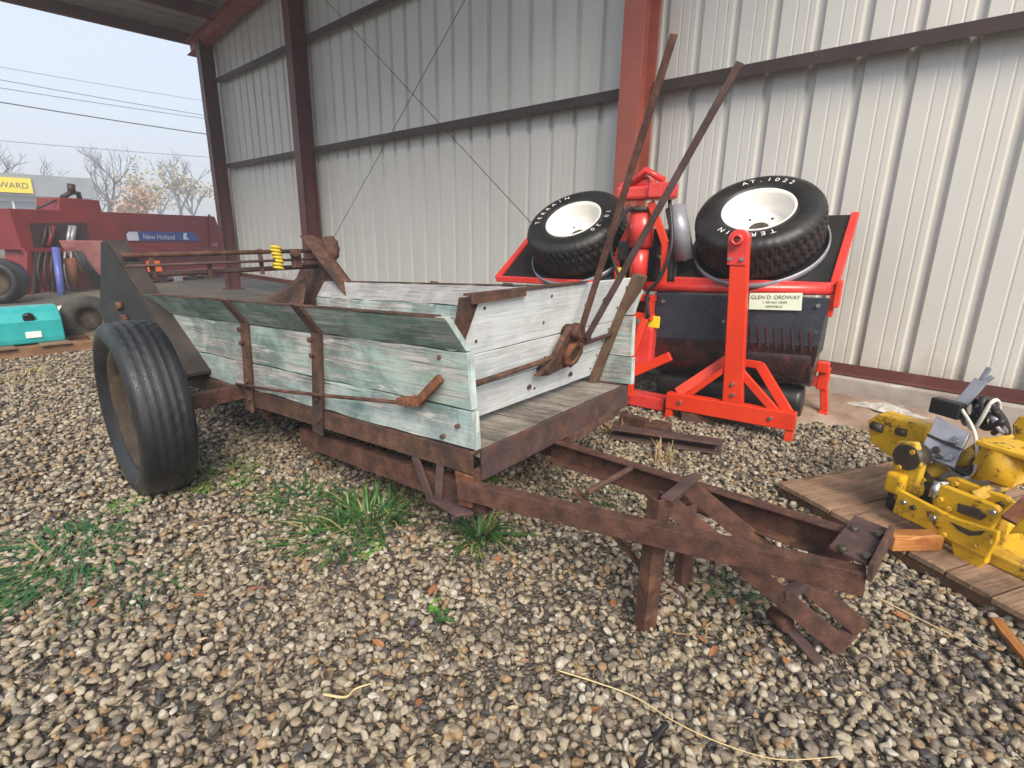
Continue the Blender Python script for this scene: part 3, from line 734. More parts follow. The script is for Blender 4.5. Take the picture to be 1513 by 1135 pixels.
# tongue: two converging channels
N0, N1 = V((-.02, -.06, .352)), V((1.197, .125, .357))
F0, F1 = V((-.02, .545, .338)), V((1.15, .37, .346))
MB().chan(N0 + V((0, 0, .008)), N1 + V((0, 0, .008)), .066, .045, .008, -1).build('tongue_beam', 'rust_brown', sp, .003)
MB().chan(F0, F1, .10, .045, .008, 1).build('tongue_beam', 'rust_brown', sp, .003)
MB().chan((-1.25, .05, .285), (.06, -.005, .312), .095, .05, .008, -1).build('frame_beam', 'rust_brown', sp, .003)
MB().chan((-1.7, .60, .30), (.02, .60, .315), .095, .05, .008, -1).build('frame_beam', 'rust_brown', sp, .003)
MB().chan((-1.62, .05, .36), (-1.62, .62, .36), .08, .05, .008, 1).build('cross_member', 'rust_brown', sp, .003)
for a, b in (((-.30, -.005, .415), (-.20, -.02, .25)), ((-.155, -.005, .415), (-.165, -.02, .25))):
    MB().bar(a, b, .035, .012, (0, 1, 0)).build('brace', 'rust_purple', sp, .002)
MB().prism([(-.2, -.03, .255), (-.02, -.075, .262), (.03, -.03, .27), (-.16, .06, .255)], (0, 0, .01)).build('gusset', 'rust_purple', sp, .002)
MB().prism([(-.06, -.028, .415), (.022, -.028, .412), (.018, -.028, .29), (-.045, -.028, .285)], (0, .012, 0)).build('corner_bracket', 'rust_orange', sp, .003)
MB().bar((.0, .02, .42), (.0, .02, .30), .05, .02, (1, 0, 0)).bar((.0, 1.1, .38), (.0, .62, .36), .06, .04).build('hanger', 'rust', sp, .003)
hp = MB().prism([L(1224, 812, 2, .402), L(1262, 766, 2, .402), L(1316, 788, 2, .402), L(1280, 838, 2, .402)], (0, 0, .012)).build('hitch_plate', 'rust_purple', sp, .003)
mb = MB()
for px, py in ((1245, 812), (1262, 783), (1298, 792), (1280, 825)):
    q = L(px, py, 2, .416); MB().tube([q - V((0, 0, .012)), q + V((0, 0, .012))], .011, 6).build('bolt', 'dark_grease', hp)
a, b = L(1317, 786, 2, .412), L(1286, 846, 2, .412)
MB().bar(a, b, .012, .05, (0, 0, 1)).build('end_bar', 'rust', sp, .002)
# stand leg
LX, LY = .648, .122
MB().chan((LX, LY, -.035), L(984, 738, 2, .46), .055, .05, .008, 1, (.4, 1, 0)).build('stand_leg', 'rust_brown', sp, .003)
MB().chan((LX + .075, LY + .11, .12), (LX + .075, LY + .11, .40), .05, .035, .007, 1, (.4, 1, 0)).build('stand_leg', 'rust_brown', sp, .003)
MB().bar(L(984, 738, 2, .462), L(1030, 702, 2, .462), .035, .01).build('stand_top', 'rust_purple', sp, .002)
mb = MB().tube([(LX + .03, LY + .03, .16), (LX + .07, LY + .08, .10), (LX + .08, LY + .1, .06)], .004, 6); mb.build('wire_loop', 'rust', sp)
# diagonal strap behind the leg and thin rod
MB().bar(L(848, 722, 2, .36), L(952, 842, 2, .14), .045, .01, (0, .3, 1)).build('diagonal_strap', 'rust_brown', sp, .002)
MB().tube([L(868, 728, 2, .37), L(932, 692, 2, .395)], .011, 8).build('pin_rod', 'rust', sp)
# lower drawbar of two flats
B0, B1 = L(985, 742, 2, .41), L(1246, 958, 2, .0)
C0, C1 = L(1012, 716, 2, .43), L(1274, 930, 2, .03)
MB().bar(B0, B1, .012, .06, (0, .2, 1)).build('drawbar', 'rust_brown', sp, .002)
MB().bar(C0, C1, .012, .06, (0, .2, 1)).build('drawbar', 'rust_brown', sp, .002)
MB().bar(B1 - V((.03, .0, .02)), C1 - V((.03, 0, .02)), .05, .01).build('drawbar_spacer', 'rust_purple', sp, .002)
MB().bar(B0, C0, .045, .012).build('drawbar_spacer', 'rust_purple', sp, .002)
MB().bar(B0.lerp(B1, .66) + V((0, 0, .01)), C0.lerp(C1, .70), .03, .03).build('drawbar_spacer', 'rust_purple', sp, .002)
MB().tube([L(1140, 905, 2, .03), L(1165, 925, 2, .03)], .025, 10).build('pivot_boss', 'rust_brown', sp)
MB().bar(L(1152, 912, 2, .015), L(1212, 982, 2, -.035), .04, .012).build('flat_hook', 'rust_purple', sp, .002)

# ------------------------------------------------------------------ red implement standing on end
MO = on_z(1165, 655); 
im = thing('turf_implement', 'bright red and black towed implement tipped on end with two white-rimmed wheels upward', 'implement', tuple(MO), (0, 0, math.radians(7.5)))
II = RM[im].inverted(); IR = II.to_3x3()
def Q(px, py, y):
    c = II @ CP; r = IR @ ray(px, py); return c + r * ((y - c.y) / r.y)
# front foot frame
fr = MB(); a, b = Q(982, 606, .0), Q(1170, 634, .0)
a = V((-.80, 0, .135)); b = V((.02, 0, .15))
MB().bar(a, b, .07, .115).build('cross_beam', 'red_paint', im, .006)
MB().bar((-.775, 0, .08), (-.775, 0, .0), .05, .05, (0, 1, 0)).build('foot', 'red_paint', im, .004)
MB().bar((-.005, 0, .10), (-.005, 0, .0), .05, .05, (0, 1, 0)).build('foot', 'red_paint', im, .004)
mast = MB(); m0 = V((-.36, 0, .19)); m1 = V((-.445, 0, 1.30))
mast.bar(m0, V((-.437, 0, 1.2)), .125, .06, (0, 1, 0), .86)
mo = mast.build('mast', 'red_paint', im, .006)
tp = MB(); n = 14; pts = [(-.50, -.035, 1.08), (-.385, -.035, 1.08)] + [(-.447 + .062 * math.cos(t), -.035, 1.235 + .062 * math.sin(t)) for t in [PI * k / n for k in range(n + 1)]]
tp.prism(pts, (0, .07, 0)); tp.build('mast_head', 'red_gloss', mo, .006)
tp = MB().lathe([(.036, -.05), (.036, .0), (.018, .0), (.018, -.05)], (-.447, -.035, 1.235), (0, 1, 0), 18); tp.build('pin_eye', 'red_gloss', mo)
MB().lathe([(.017, -.045), (.017, .0), (0, .0), (0, -.045)], (-.447, -.033, 1.235), (0, 1, 0), 12).build('pin_hole', 'dark_grease', mo)
for s0, s1, y0, y1, w in ((-.41, -.66, .0, .0, .035), (-.37, -.10, .0, .0, .05), (-.47, -.74, .16, .02, .07), (-.26, -.03, .16, .02, .06)):
    MB().bar((s0, y0, .44), (s1, y1, .19), w, .03, (0, 1, 0)).build('brace', 'red_paint', im, .004)
MB().bar((-.45, .17, .44), (-.25, .17, .44), .05, .05).build('brace', 'red_paint', im, .004)
# main tube and hood
MB().tube([(-1.28, .2, .885), (-.6, .2, .915), (.115, .2, .955)], .036, 14).build('main_tube', 'red_gloss', im)
MB().box((.11, .2, .93), (.03, .11, .16)).build('end_bracket', 'red_paint', im, .006)
MB().box((.085, .2, .86), (.03, .05, .14)).build('end_bracket', 'red_paint', im, .006)
hood = MB().prism([(-1.02, .16, .855), (.075, .16, .905), (.06, .15, .60), (-1.04, .15, .53)], (0, .02, 0)).build('hood_panel', 'panel_grey', im, .006)
MB().lathe([(0, 0), (.19, 0), (.2, .012), (.2, 1.035), (.19, 1.047), (0, 1.047)], (-1.01, .355, .44), (1, 0, .06), 40).build('lower_drum', 'black_smoked', im)
MB().prism([(-1.035, .155, .528), (.058, .155, .598), (.05, .165, .47), (-1.0, .165, .41)], (0, .012, 0)).build('lower_guard', 'black_smoked', im, .004)
MB().lim((-1.03, .2, .50), (.045, .62, .86)).build('housing', 'black_plastic', im, .01)
mb = MB()
for k in range(9): mb.bar((-.40 + k * .05, .147, .70), (-.375 + k * .05, .143, .57), .012, .004, (0, 1, 0))
mb.build('hood_reflection', 'reflection_red', hood)  # red reflections on the hood, painted as slanted dark bars
for (s_, z_) in ((-.95, .80), (.02, .855), (-.52, .70)):
    MB().tube([(s_, .165, z_), (s_, .14, z_)], .012, 8).build('bolt', 'steel', hood)
a, b, c, d = Q(1108, 433, .138), Q(1186, 433, .138), Q(1184, 459, .138), Q(1106, 457, .138)
lb = MB().prism([a, b, c, d], (0, .004, 0)).build('label_plate', 'label_paper', im)
ex = (b - a).normalized(); ey = (a - d).normalized(); w = (b - a).length; hgt = (a - d).length
mb = MB(); yo = V((0, -.003, 0))
text_mb(mb, 'GLEN D. ORDWAY', a.lerp(b, .5) - ey * hgt * .36 + yo, ex, ey, hgt * .32, 1.0)
text_mb(mb, '1 200 663 10000', a.lerp(b, .5) - ey * hgt * .62 + yo, ex, ey, hgt * .2, 1.0)
text_mb(mb, 'BRIMFIELD', a.lerp(b, .5) - ey * hgt * .88 + yo, ex, ey, hgt * .2, 1.0)
mb.build('lettering', 'ink', lb)
MB().lathe([(.0, 0), (.105, 0), (.11, .03), (.11, .95), (.105, .98), (0, .98)], (-.98, .36, .16), (1, 0, .03), 28).build('roller', 'black_plastic', im)
# left gearbox tower
tw = MB().tube([(-1.14, .12, .90), (-1.14, .12, 1.18)], .062, 16).tube([(-1.14, .12, 1.17), (-1.14, .12, 1.42)], .085, 16).build('gearbox_tube', 'red_gloss', im)
MB().lathe([(.0, 0), (.1, 0), (.1, .03), (.0, .03)], (-1.14, .12, 1.41), (0, 0, 1), 18).build('collar', 'dark_grease', tw)
MB().box((-1.13, .12, 1.53), (.36, .2, .09)).box((-1.16, .12, 1.60), (.14, .14, .07)).build('gearbox_head', 'red_gloss', tw, .02)
MB().tube([(-1.24, .05, 1.56), (-1.10, .02, 1.67), (-.98, .06, 1.60)], .024, 10).tube([(-1.28, .12, 1.5), (-1.31, .12, 1.60)], .03, 8).build('gearbox_lug', 'red_gloss', tw)
MB().box((-.985, .06, 1.54), (.16, .14, .10)).build('cover_box', 'red_gloss', tw, .012)
MB().bar((-1.06, .04, 1.47), (-.93, .04, 1.20), .05, .02, (0, 1, 0)).bar((-.932, .04, 1.205), (-.925, .05, .92), .045, .02, (0, 1, 0)).build('tower_strap', 'red_paint', im, .004)
MB().bar((-1.20, .2, 1.45), (-1.36, .22, 1.10), .05, .02, (0, 1, 0)).bar((-1.36, .22, 1.10), (-1.34, .22, .90), .05, .02, (0, 1, 0)).build('tower_strap', 'red_paint', im, .004)
MB().tube(curve([(-1.02, .25, .95), (-.98, .22, 1.05), (-1.04, .2, 1.12), (-.97, .2, 1.2)]), .022, 8).build('hydraulic_hose', 'rubber_hose', im)
MB().tube(curve([(-1.25, .2, 1.05), (-1.3, .2, 1.12), (-1.24, .2, 1.2)]), .03, 8).build('hydraulic_hose', 'rubber_hose', im)
MB().box((-1.28, .2, 1.14), (.1, .1, .14)).build('valve_block', 'black_plastic', im, .012)
MB().box((-1.0, .28, 1.05), (.14, .1, .22)).build('valve_block', 'black_plastic', im, .012)
MB().tube([(-.86, .25, 1.10), (-.9, .2, 1.30), (-.95, .22, 1.44)], .07, 10).build('grey_boot', 'grey_metal', im)
MB().tube([(-1.27, .1, .92), (-1.26, .1, 1.02)], .035, 10).build('brass_fitting', 'rope_yellow', im)
# left lower frame under the main tube
MB().lim((-1.27, .05, .80), (-.99, .13, .845)).build('frame_bar', 'red_paint', im, .005)
MB().lim((-1.27, .05, .67), (-.99, .13, .715)).build('frame_bar', 'red_paint', im, .005)
MB().lim((-1.265, .05, .715), (-1.215, .12, .80)).lim((-1.045, .05, .715), (-.995, .12, .80)).build('frame_bar', 'red_paint', im, .005)
MB().box((-1.13, .2, .75), (.16, .1, .1)).build('coupling', 'baler_dark', im, .02)
MB().bar((-1.245, .04, .68), (-1.20, -.02, .19), .055, .03, (0, 1, 0)).build('frame_leg', 'red_paint', im, .005)
MB().bar((-1.03, .04, .68), (-1.08, -.02, .42), .05, .03, (0, 1, 0)).bar((-1.08, -.02, .425), (-1.06, -.05, .12), .05, .03, (0, 1, 0)).build('frame_leg', 'red_paint', im, .005)
MB().lim((-1.2, .08, .30), (-.98, .3, .62)).build('gear_case', 'red_gloss', im, .02)
MB().bar((-1.12, .05, .62), (-1.115, .05, .46), .03, .012, (0, 1, 0)).build('warning_strip', 'yellow_sticker', im)
MB().box((-.985, .1, .655), (.085, .012, .085)).build('warning_sticker', 'yellow_sticker', im, .006)
MB().bar((-1.10, .0, .27), (-.82, .04, .44), .065, .04, (0, 1, 0)).build('side_arm', 'red_paint', im, .006)
MB().lim((-1.12, .02, .03), (-.83, .16, .12)).build('skid_shoe', 'red_gloss', im, .008)
MB().tube([(-1.115, -.07, .34), (-1.115, -.07, .30)], .035, 10).build('grease_cup', 'rim_white', im)
MB().tube([(-1.13, -.08, .28), (-1.12, -.09, .02)], .014, 8).build('drop_pin', 'rust_brown', im)
# right rear foot
q0, q1 = Q(1213, 552, .66), Q(1214, 612, .66)
MB().box((.075, .66, .30), (.07, .06, .16)).bar((.085, .66, .25), (.115, .66, .07), .05, .04, (0, 1, 0)).box((.045, .66, .27), (.05, .05, .07)).box((.11, .66, .035), (.06, .07, .07)).build('rear_foot', 'red_paint', im, .008)
MB().lim((-1.2, .6, .35), (.1, .68, .42)).build('rear_beam', 'red_paint', im, .005)
# wheel boards and wheels
AXN = V((0, -.616, .788)); UPV = V((0, .788, .616))
def tread(k, j, r, h):
    if 5 <= j <= 12:
        if (k + (j // 2) * 2) % 4 < 1: r -= .009
        if j in (7, 10): r -= .006
    return r, h
TYRE_PR = [(.215, .0), (.225, .03), (.26, .045), (.33, .05), (.375, .03), (.396, .0), (.402, -.03), (.403, -.06), (.404, -.09), (.404, -.12), (.403, -.15), (.402, -.18), (.396, -.21), (.375, -.24), (.3, -.26), (.215, -.25)]
def new_wheel(c, rot, words):
    root = bpy.data.objects.new('wheel', None); col.objects.link(root); root.parent = im
    ty = MB().lathe(TYRE_PR, c, AXN, 180, tread, flat=(5, 11)).build('tyre', 'tyre_new', root)
    rm = MB().lathe([(.222, .02), (.228, .034), (.218, .036), (.205, .01), (.185, -.06), (.18, -.12), (.10, -.125), (.06, -.12), (.06, -.14), (.20, -.14), (.215, -.05)], c, AXN, 56).build('rim', 'rim_white', root)
    MB().lathe([(.062, -.119), (.0, -.119), (.0, -.16), (.062, -.16)], c, AXN, 24).build('hub_hole', 'dark_grease', rm)
    mb = MB()
    for k in range(5):
        t = k * 2 * PI / 5 + .4; a = AXN.cross(V((0, 0, 1))).normalized(); b = AXN.cross(a)
        p = c + (a * math.cos(t) + b * math.sin(t)) * .12 - AXN * .123; mb.tube([p, p + AXN * .006], .009, 8)
    mb.build('bolt_hole', 'dark_grease', rm)
    right = V((1, 0, 0)); upd = UPV
    mb = MB()
    for word, ang0, step, flip in words:
        for k, ch in enumerate(word):
            if ch == ' ': continue
            t = math.radians(ang0 - step * k)
            d = right * math.cos(t) + upd * math.sin(t); tg = right * math.sin(t) - upd * math.cos(t)
            text_mb(mb, ch, c + d * .278 + AXN * .0525, tg, d, .052, 1.1)
    mb.build('lettering', 'white_print', ty)
cR = V((-.435, .345, 1.405)); cL = V((-1.80, .32, 1.345))
new_wheel(cR, 0, (('AT.1022', 120, 10, 0), ('TERRAIN', -60, 10.5, 0)))
new_wheel(cL, 0, (('TERRAIN', 196, 12, 0), ('10.20', 12, 11, 0)))
for (s0, s1, base) in ((-.90, .06, V((0, .215, .945))), (-2.47, -1.38, V((0, .2, .865)))):
    p0, p1 = base + V((s0, 0, 0)), base + V((s1, 0, 0.02))
    top = UPV * .72
    bd = MB().prism([p0, p1, p1 + top, p0 + top + (V((.05, 0, 0)) if s0 < -2 else V((0, 0, 0)))], -AXN * .02).build('wheel_board', 'black_plastic', im, .006)
    MB().bar(p0 + AXN * .004, p1 + AXN * .004, .05, .05).build('edge_tube', 'red_gloss', bd, .008)
    if s0 < -2: MB().bar(p0 + AXN * .004, p0 + top + V((.05, 0, 0)), .04, .05, (1, 0, 0)).build('edge_tube', 'red_gloss', bd, .008)
    else: MB().bar(p1 + AXN * .004 + V((.02, 0, 0)), p1 + top + V((.02, 0, 0)), .045, .05, (1, 0, 0)).build('edge_tube', 'red_gloss', bd, .008)
    MB().lathe([(.41, -.0), (.43, .0), (.43, .05), (.42, .05)], base + V(((cR if s0 > -2 else cL).x, 0, 0)) + UPV * .37 + AXN * .01, AXN, 56).build('guard_ring', 'grey_metal', bd)
for (s_, y_, z_) in ((-.70, -.036, .14), (-.12, -.036, .15), (-.36, -.032, .26), (-.37, -.032, .33), (-.41, -.036, 1.12), (-.48, -.036, 1.12)):
    MB().tube([(s_, y_ + .008, z_), (s_, y_ - .014, z_)], .013, 6).build('bolt', 'steel', im)
for (s_, z_) in ((-1.24, .825), (-1.02, .825), (-1.24, .692), (-1.02, .692)):
    MB().tube([(s_, .055, z_), (s_, .036, z_)], .014, 6).build('bolt', 'dark_grease', im)
MB().tube(curve([(-.95, .1, 1.48), (-.88, .02, 1.2), (-.93, .0, .98), (-1.02, .02, .86), (-1.0, .03, .7)]), .013, 8).build('hydraulic_hose', 'rubber_hose', im)
MB().tube(curve([(-1.2, .02, 1.45), (-1.3, -.02, 1.2), (-1.25, .0, 1.0), (-1.15, .03, .86), (-1.13, .04, .5)]), .012, 8).build('hydraulic_hose', 'rubber_hose', im)
MB().lim((-1.0, .24, .9), (-.9, .4, 1.35)).build('valve_block', 'black_plastic', im, .02)
MB().lim((-1.36, .3, .9), (-1.05, .5, 1.3)).build('back_cover', 'black_plastic', im, .03)
for k_ in range(4): MB().lathe([(.03, 0), (.05, 0), (.05, .02), (.03, .02)], (-1.14, .12, .95 + .06 * k_), (0, 0, 1), 16).build('clamp_ring', 'red_gloss' if k_ % 2 else 'dark_grease', im)

# timbers under the implement
def timber(p, q, w, h, mat, label, name='steel_beam', group=None):
    p, q = V(p), V(q); e = thing(name, label, 'beam', (p.x, p.y, 0))
    MB().bar(p, q, w, h).build('beam_body', mat, e, .006, world=True)
    return e
a, b = on_z(905, 640, .03), on_z(1066, 662, .03)
sb = MB().chan(V((a.x, a.y, .06)), V((b.x, b.y, .055)), .07, .1, .012, 1).build('steel_beam', 'rust_purple', None, .004)
tag(sb, 'dark rusty steel channel lying under the red implement\'s front foot', 'beam')
sb = MB().bar((a.x + .15, a.y + .62, .04), (b.x + .1, b.y + .75, .04), .14, .07).build('timber_block', 'rust_brown', None, .006)
tag(sb, 'dark timber bearer lying behind the rusty channel under the red implement', 'timber')
st = MB().box((-1.52, 3.02, .05), (.12, .14, .09)).box((-1.66, 2.95, .07), (.2, .05, .12)).build('scrap_block', 'rust_brown', None, .01)
tag(st, 'rusty scrap lump beside the end of the rusty channel', 'scrap')

# ------------------------------------------------------------------ pallet with yellow attachment
P0 = on_z(1150, 712, .08)
PR = math.radians(-26.45)
pa = thing('pallet', 'brown wooden pallet carrying the yellow attachment', 'pallet', (P0.x, P0.y, 0), (0, 0, PR))
PI_ = RM[pa].inverted(); PRm = PI_.to_3x3()
def Y(px, py, y):
    c = PI_ @ CP; r = PRm @ ray(px, py); return c + r * ((y - c.y) / r.y)
def Yz(px, py, z):
    c = PI_ @ CP; r = PRm @ ray(px, py); return c + r * ((z - c.z) / r.z)
bx = 0
for k, w in enumerate((.30, .19, .145, .14, .15, .145, .15)):
    mb = rough_board(MB(), (bx + .004, -.005 + random.uniform(-.008, .008), .058), (bx + w - .006, 1.08 + random.uniform(-.03, .02), .08), wob=.001, seg=6, axis=1)
    mb.build('deck_board', 'pallet_wood', pa, .002); bx += w
for yy in (.02, .52, 1.0):
    rough_board(MB(), (.0, yy, .006), (1.2, yy + .04, .056), wob=.001, seg=6, axis=0).build('stringer', 'pallet_edge', pa, .002)
ya = thing('yellow_attachment', 'yellow steel hitch attachment with grey plate and hoses sitting on the pallet', 'attachment', (P0.x, P0.y, .08), (0, 0, PR))
RM[ya] = Matrix.Translation((P0.x, P0.y, .08)) @ Matrix.Rotation(PR, 4, 'Z')
def Z_(p): return V(p) - V((0, 0, .12))
def yb(name, mb, mat, bev=.006, par=None):
    for p in mb.v: p.z -= .08
    return mb.build(name, mat, par or ya, bev)
# front plate
fp = yb('front_plate', MB().prism([Y(1328, 724, .13), Y(1318, 757, .13), Y(1457, 826, .13), Y(1472, 800, .13), Y(1474, 786, .13), Y(1407, 765, .13)], (0, .022, 0)), 'yellow_paint', .004)
yb('front_tab', MB().prism([Y(1404, 798, .14), Y(1408, 820, .14), Y(1400, 834, .14), Y(1410, 844, .14), Y(1428, 850, .14), Y(1455, 833, .14), Y(1458, 822, .14)], (0, .03, 0)), 'yellow_paint', .004)
yb('slot', MB().prism([Y(1404, 771, .127), Y(1416, 784, .127), Y(1432, 792, .127), Y(1448, 791, .127), Y(1456, 785, .127), Y(1436, 785, .127), Y(1418, 778, .127)], (0, .006, 0)), 'dark_grease', 0, fp)
# middle clevis block
yb('clevis_plate', MB().prism([Y(1379, 718, .17), Y(1376, 752, .17), Y(1400, 766, .17), Y(1462, 784, .17), Y(1478, 756, .17), Y(1470, 748, .17), Y(1394, 718, .17)], (0, .03, 0)), 'yellow_paint', .005)
yb('clevis_plate', MB().prism([Y(1398, 706, .24), Y(1398, 738, .24), Y(1474, 765, .24), Y(1494, 744, .24), Y(1486, 735, .24), Y(1410, 706, .24)], (0, .03, 0)), 'yellow_paint', .005)
yb('clevis_slot', MB().prism([Y(1416, 743, .168), Y(1415, 756, .168), Y(1450, 769, .168), Y(1459, 763, .168), Y(1450, 752, .168)], (0, -.008, 0)), 'dark_grease', .006)
yb('side_lug', MB().tube([Y(1340, 722, .2), Y(1362, 712, .32)], .05, 12), 'yellow_dirty', 0)
yb('side_lug', MB().box(Y(1332, 712, .22), (.07, .12, .09)), 'yellow_paint', .012)
yb('main_casting', MB().lim((.46, .27, .085), (.80, .50, .25)), 'yellow_dirty', .03)
yb('rod_end', MB().tube([Y(1378, 735, .16), Y(1386, 712, .18)], .016, 8), 'steel', 0)
# upright curved plate at the left
yb('side_plate', MB().prism([Y(1318, 730, .2), Y(1318, 668, .2), Y(1326, 652, .2), Y(1352, 654, .2), Y(1362, 690, .2), Y(1350, 735, .2)], (0, .035, 0)), 'yellow_dirty', .008)
yb('roller', MB().tube([Y(1338, 676, .19), Y(1338, 676, .19) + V((0, .08, 0))], .055, 16), 'dark_grease', 0)
# upper left arm
ua = yb('upper_arm', MB().prism([Y(1281, 622, .46), Y(1285, 654, .46), Y(1316, 676, .46), Y(1365, 668, .46), Y(1372, 630, .46), Y(1298, 611, .46)], (0, .05, 0)), 'yellow_paint', .01)
yb('upper_arm', MB().prism([Y(1300, 612, .53), Y(1302, 640, .53), Y(1362, 652, .53), Y(1372, 628, .53), Y(1310, 608, .53)], (0, .045, 0)), 'yellow_paint', .008)
yb('arm_slot', MB().tube([Y(1290, 628, .46) + V((0, -.004, 0)), Y(1306, 634, .46) + V((0, -.004, 0))], .022, 10), 'dark_grease', 0, ua)
yb('arm_slot', MB().tube([Y(1326, 637, .46) + V((0, -.002, 0)), Y(1340, 640, .46) + V((0, -.002, 0))], .018, 10), 'dark_grease', 0, ua)
# grey plate
g0, g1, g2, g3 = Y(1357, 671, .30), Y(1409, 690, .30), Y(1433, 640, .42), Y(1384, 614, .42)
gp = yb('grey_plate', MB().prism([g0, g1, g2, g3], (0, .012, -.016)), 'grey_metal', .003)
nrmg = (g1 - g0).cross(g3 - g0).normalized()
if nrmg.z < 0: nrmg = -nrmg
for (u_, v_, r_, m_) in ((.75, .55, .02, 'steel'), (.8, .15, .02, 'steel'), (.42, .22, .017, 'dark_grease'), (.55, .1, .012, 'dark_grease')):
    p = g0 + (g1 - g0) * u_ + (g3 - g0) * v_
    yb('bolt', MB().tube([p, p + nrmg * .014], r_ * .8, 10), m_, 0, gp)
yb('plate_fold', MB().bar(g0.lerp(g3, .5) + nrmg * .003, g1.lerp(g2, .5) + nrmg * .003, .01, .006), 'dark_grease', 0, gp)
yb('black_bracket', MB().box(Y(1400, 603, .45), (.12, .05, .07)), 'black_plastic', .006)
yb('gap_block', MB().lim((.36, .24, .082), (.62, .6, .27)), 'black_plastic', .02)  # black block put in for the shaded gaps between the yellow plates
# cylinder and uprights on the right
yb('upright_plate', MB().prism([Y(1424, 706, .36), Y(1454, 648, .36), Y(1468, 648, .36), Y(1452, 712, .36)], (0, .14, 0)), 'yellow_paint', .008)
c0, c1 = Y(1470, 712, .30), Y(1492, 662, .34)
yb('cylinder', MB().tube([c0, c1], .058, 20), 'yellow_paint', 0)
yb('cylinder_flange', MB().box(c1 + V((.03, .02, .0)), (.22, .17, .022)), 'yellow_paint', .006)
yb('upright_plate', MB().prism([Y(1500, 712, .34), Y(1508, 660, .34), Y(1530, 660, .34), Y(1530, 730, .34)], (0, .05, 0)), 'yellow_paint', .006)
yb('base_plate', MB().lim((.62, .2, .082), (1.05, .62, .13)), 'yellow_dirty', .006)
yb('rear_post', MB().prism([Y(1495, 628, .6), Y(1505, 615, .6), Y(1525, 615, .6), Y(1525, 680, .6), Y(1498, 680, .6)], (0, .06, 0)), 'yellow_paint', .006)
yb('end_hook', MB().prism([Y(1488, 790, .06), Y(1513, 760, .06), Y(1535, 760, .06), Y(1535, 800, .06), Y(1505, 788, .06)], (0, .04, 0)), 'yellow_paint', .006)
yb('cable', MB().tube(curve([Y(1418, 600, .45), Y(1440, 640, .42), Y(1442, 690, .36), Y(1415, 712, .28), Y(1385, 715, .2)]), .007, 8), 'sack_cloth', 0)
for k in range(7):
    ps = [Y(1415 + random.uniform(-6, 6), 606, .5)] + [Y(1430 + j * 14 + random.uniform(-10, 10), 610 + random.uniform(-22, 26), .55 + random.uniform(-.06, .08)) for j in range(4)] + [Y(1480 + random.uniform(-12, 14), 640, .6)]
    yb('hose', MB().tube(curve(ps, 8), random.uniform(.008, .015), 8), ('rubber_hose', 'rubber_hose', 'grey_metal', 'rubber_hose', 'sack_cloth', 'rubber_hose', 'grey_metal')[k], 0)
f0, f1 = Y(1408, 612, .5), Y(1450, 562, .56)
yb('latch_arm', MB().bar(f0, f1, .05, .012, (0, 1, 0)).bar(f1, Y(1462, 543, .57), .02, .012, (0, 1, 0)).bar(f1 + V((.01, 0, -.01)), Y(1468, 556, .57), .018, .012, (0, 1, 0)), 'grey_metal', .003)
for (px_, py_, y_) in ((1336, 742, .128), (1350, 750, .128), (1380, 765, .128), (1395, 790, .128), (1440, 806, .128), (1462, 800, .128), (1390, 738, .165), (1402, 752, .165), (1468, 757, .165), (1330, 690, .196), (1350, 668, .196), (1412, 715, .235), (1478, 745, .235)):
    p_ = Y(px_, py_, y_); yb('bolt', MB().tube([p_ + V((0, .006, 0)), p_ - V((0, .012, 0))], .011, 6), random.choice(('dark_grease', 'yellow_dirty', 'steel')), 0)
for (px_, py_, y_, r_) in ((1345, 730, .26, .035), (1372, 700, .34, .03), (1424, 680, .4, .028), (1440, 668, .42, .03)):
    p_ = Y(px_, py_, y_); yb('spool_valve', MB().tube([p_ - V((.03, 0, .05)), p_ + V((.03, .02, .05))], r_, 12), random.choice(('dark_grease', 'grey_metal', 'yellow_dirty')), 0)
yb('hose', MB().tube(curve([Y(1360, 690, .3), Y(1372, 706, .24), Y(1384, 716, .2), Y(1380, 735, .17)]), .012, 8), 'rubber_hose', 0)
yb('hose', MB().tube(curve([Y(1410, 690, .34), Y(1428, 700, .32), Y(1440, 680, .4), Y(1446, 655, .46)]), .013, 8), 'rubber_hose', 0)
yb('side_link', MB().bar(Y(1440, 735, .22), Y(1520, 700, .36), .045, .03, (0, 1, 0)), 'yellow_dirty', .006)
yb('side_link', MB().bar(Y(1490, 770, .15), Y(1530, 735, .25), .05, .02, (0, 1, 0)), 'rust_orange', .004)
wbk = MB().tube([], .1) if False else None
ow = rough_board(MB(), (-.1, -.035, 0), (.1, .035, .06), wob=.002, seg=4)
q = Yz(1345, 808, .081)
wb_ = ow.build('wood_block', 'orange_wood', None, .006); wb_.location = RM[pa] @ q; wb_.location.z = .0815; wb_.rotation_euler = (0, 0, PR + 1.25)
tag(wb_, 'orange-stained wood block on the pallet edge under the yellow attachment', 'wood block')
q = on_z(1497, 958, .012)
sc_ = rough_board(MB(), (-.12, -.016, 0), (.12, .016, .018), wob=.003, seg=6).build('wood_sliver', 'orange_wood', None, .002)
sc_.location = (q.x, q.y, .02); sc_.rotation_euler = (.05, -.04, math.atan2(*(lambda d: (d.y, d.x))(on_z(1513, 985) - on_z(1472, 930))))
tag(sc_, 'orange wood sliver lying on the gravel beside the pallet', 'wood scrap')

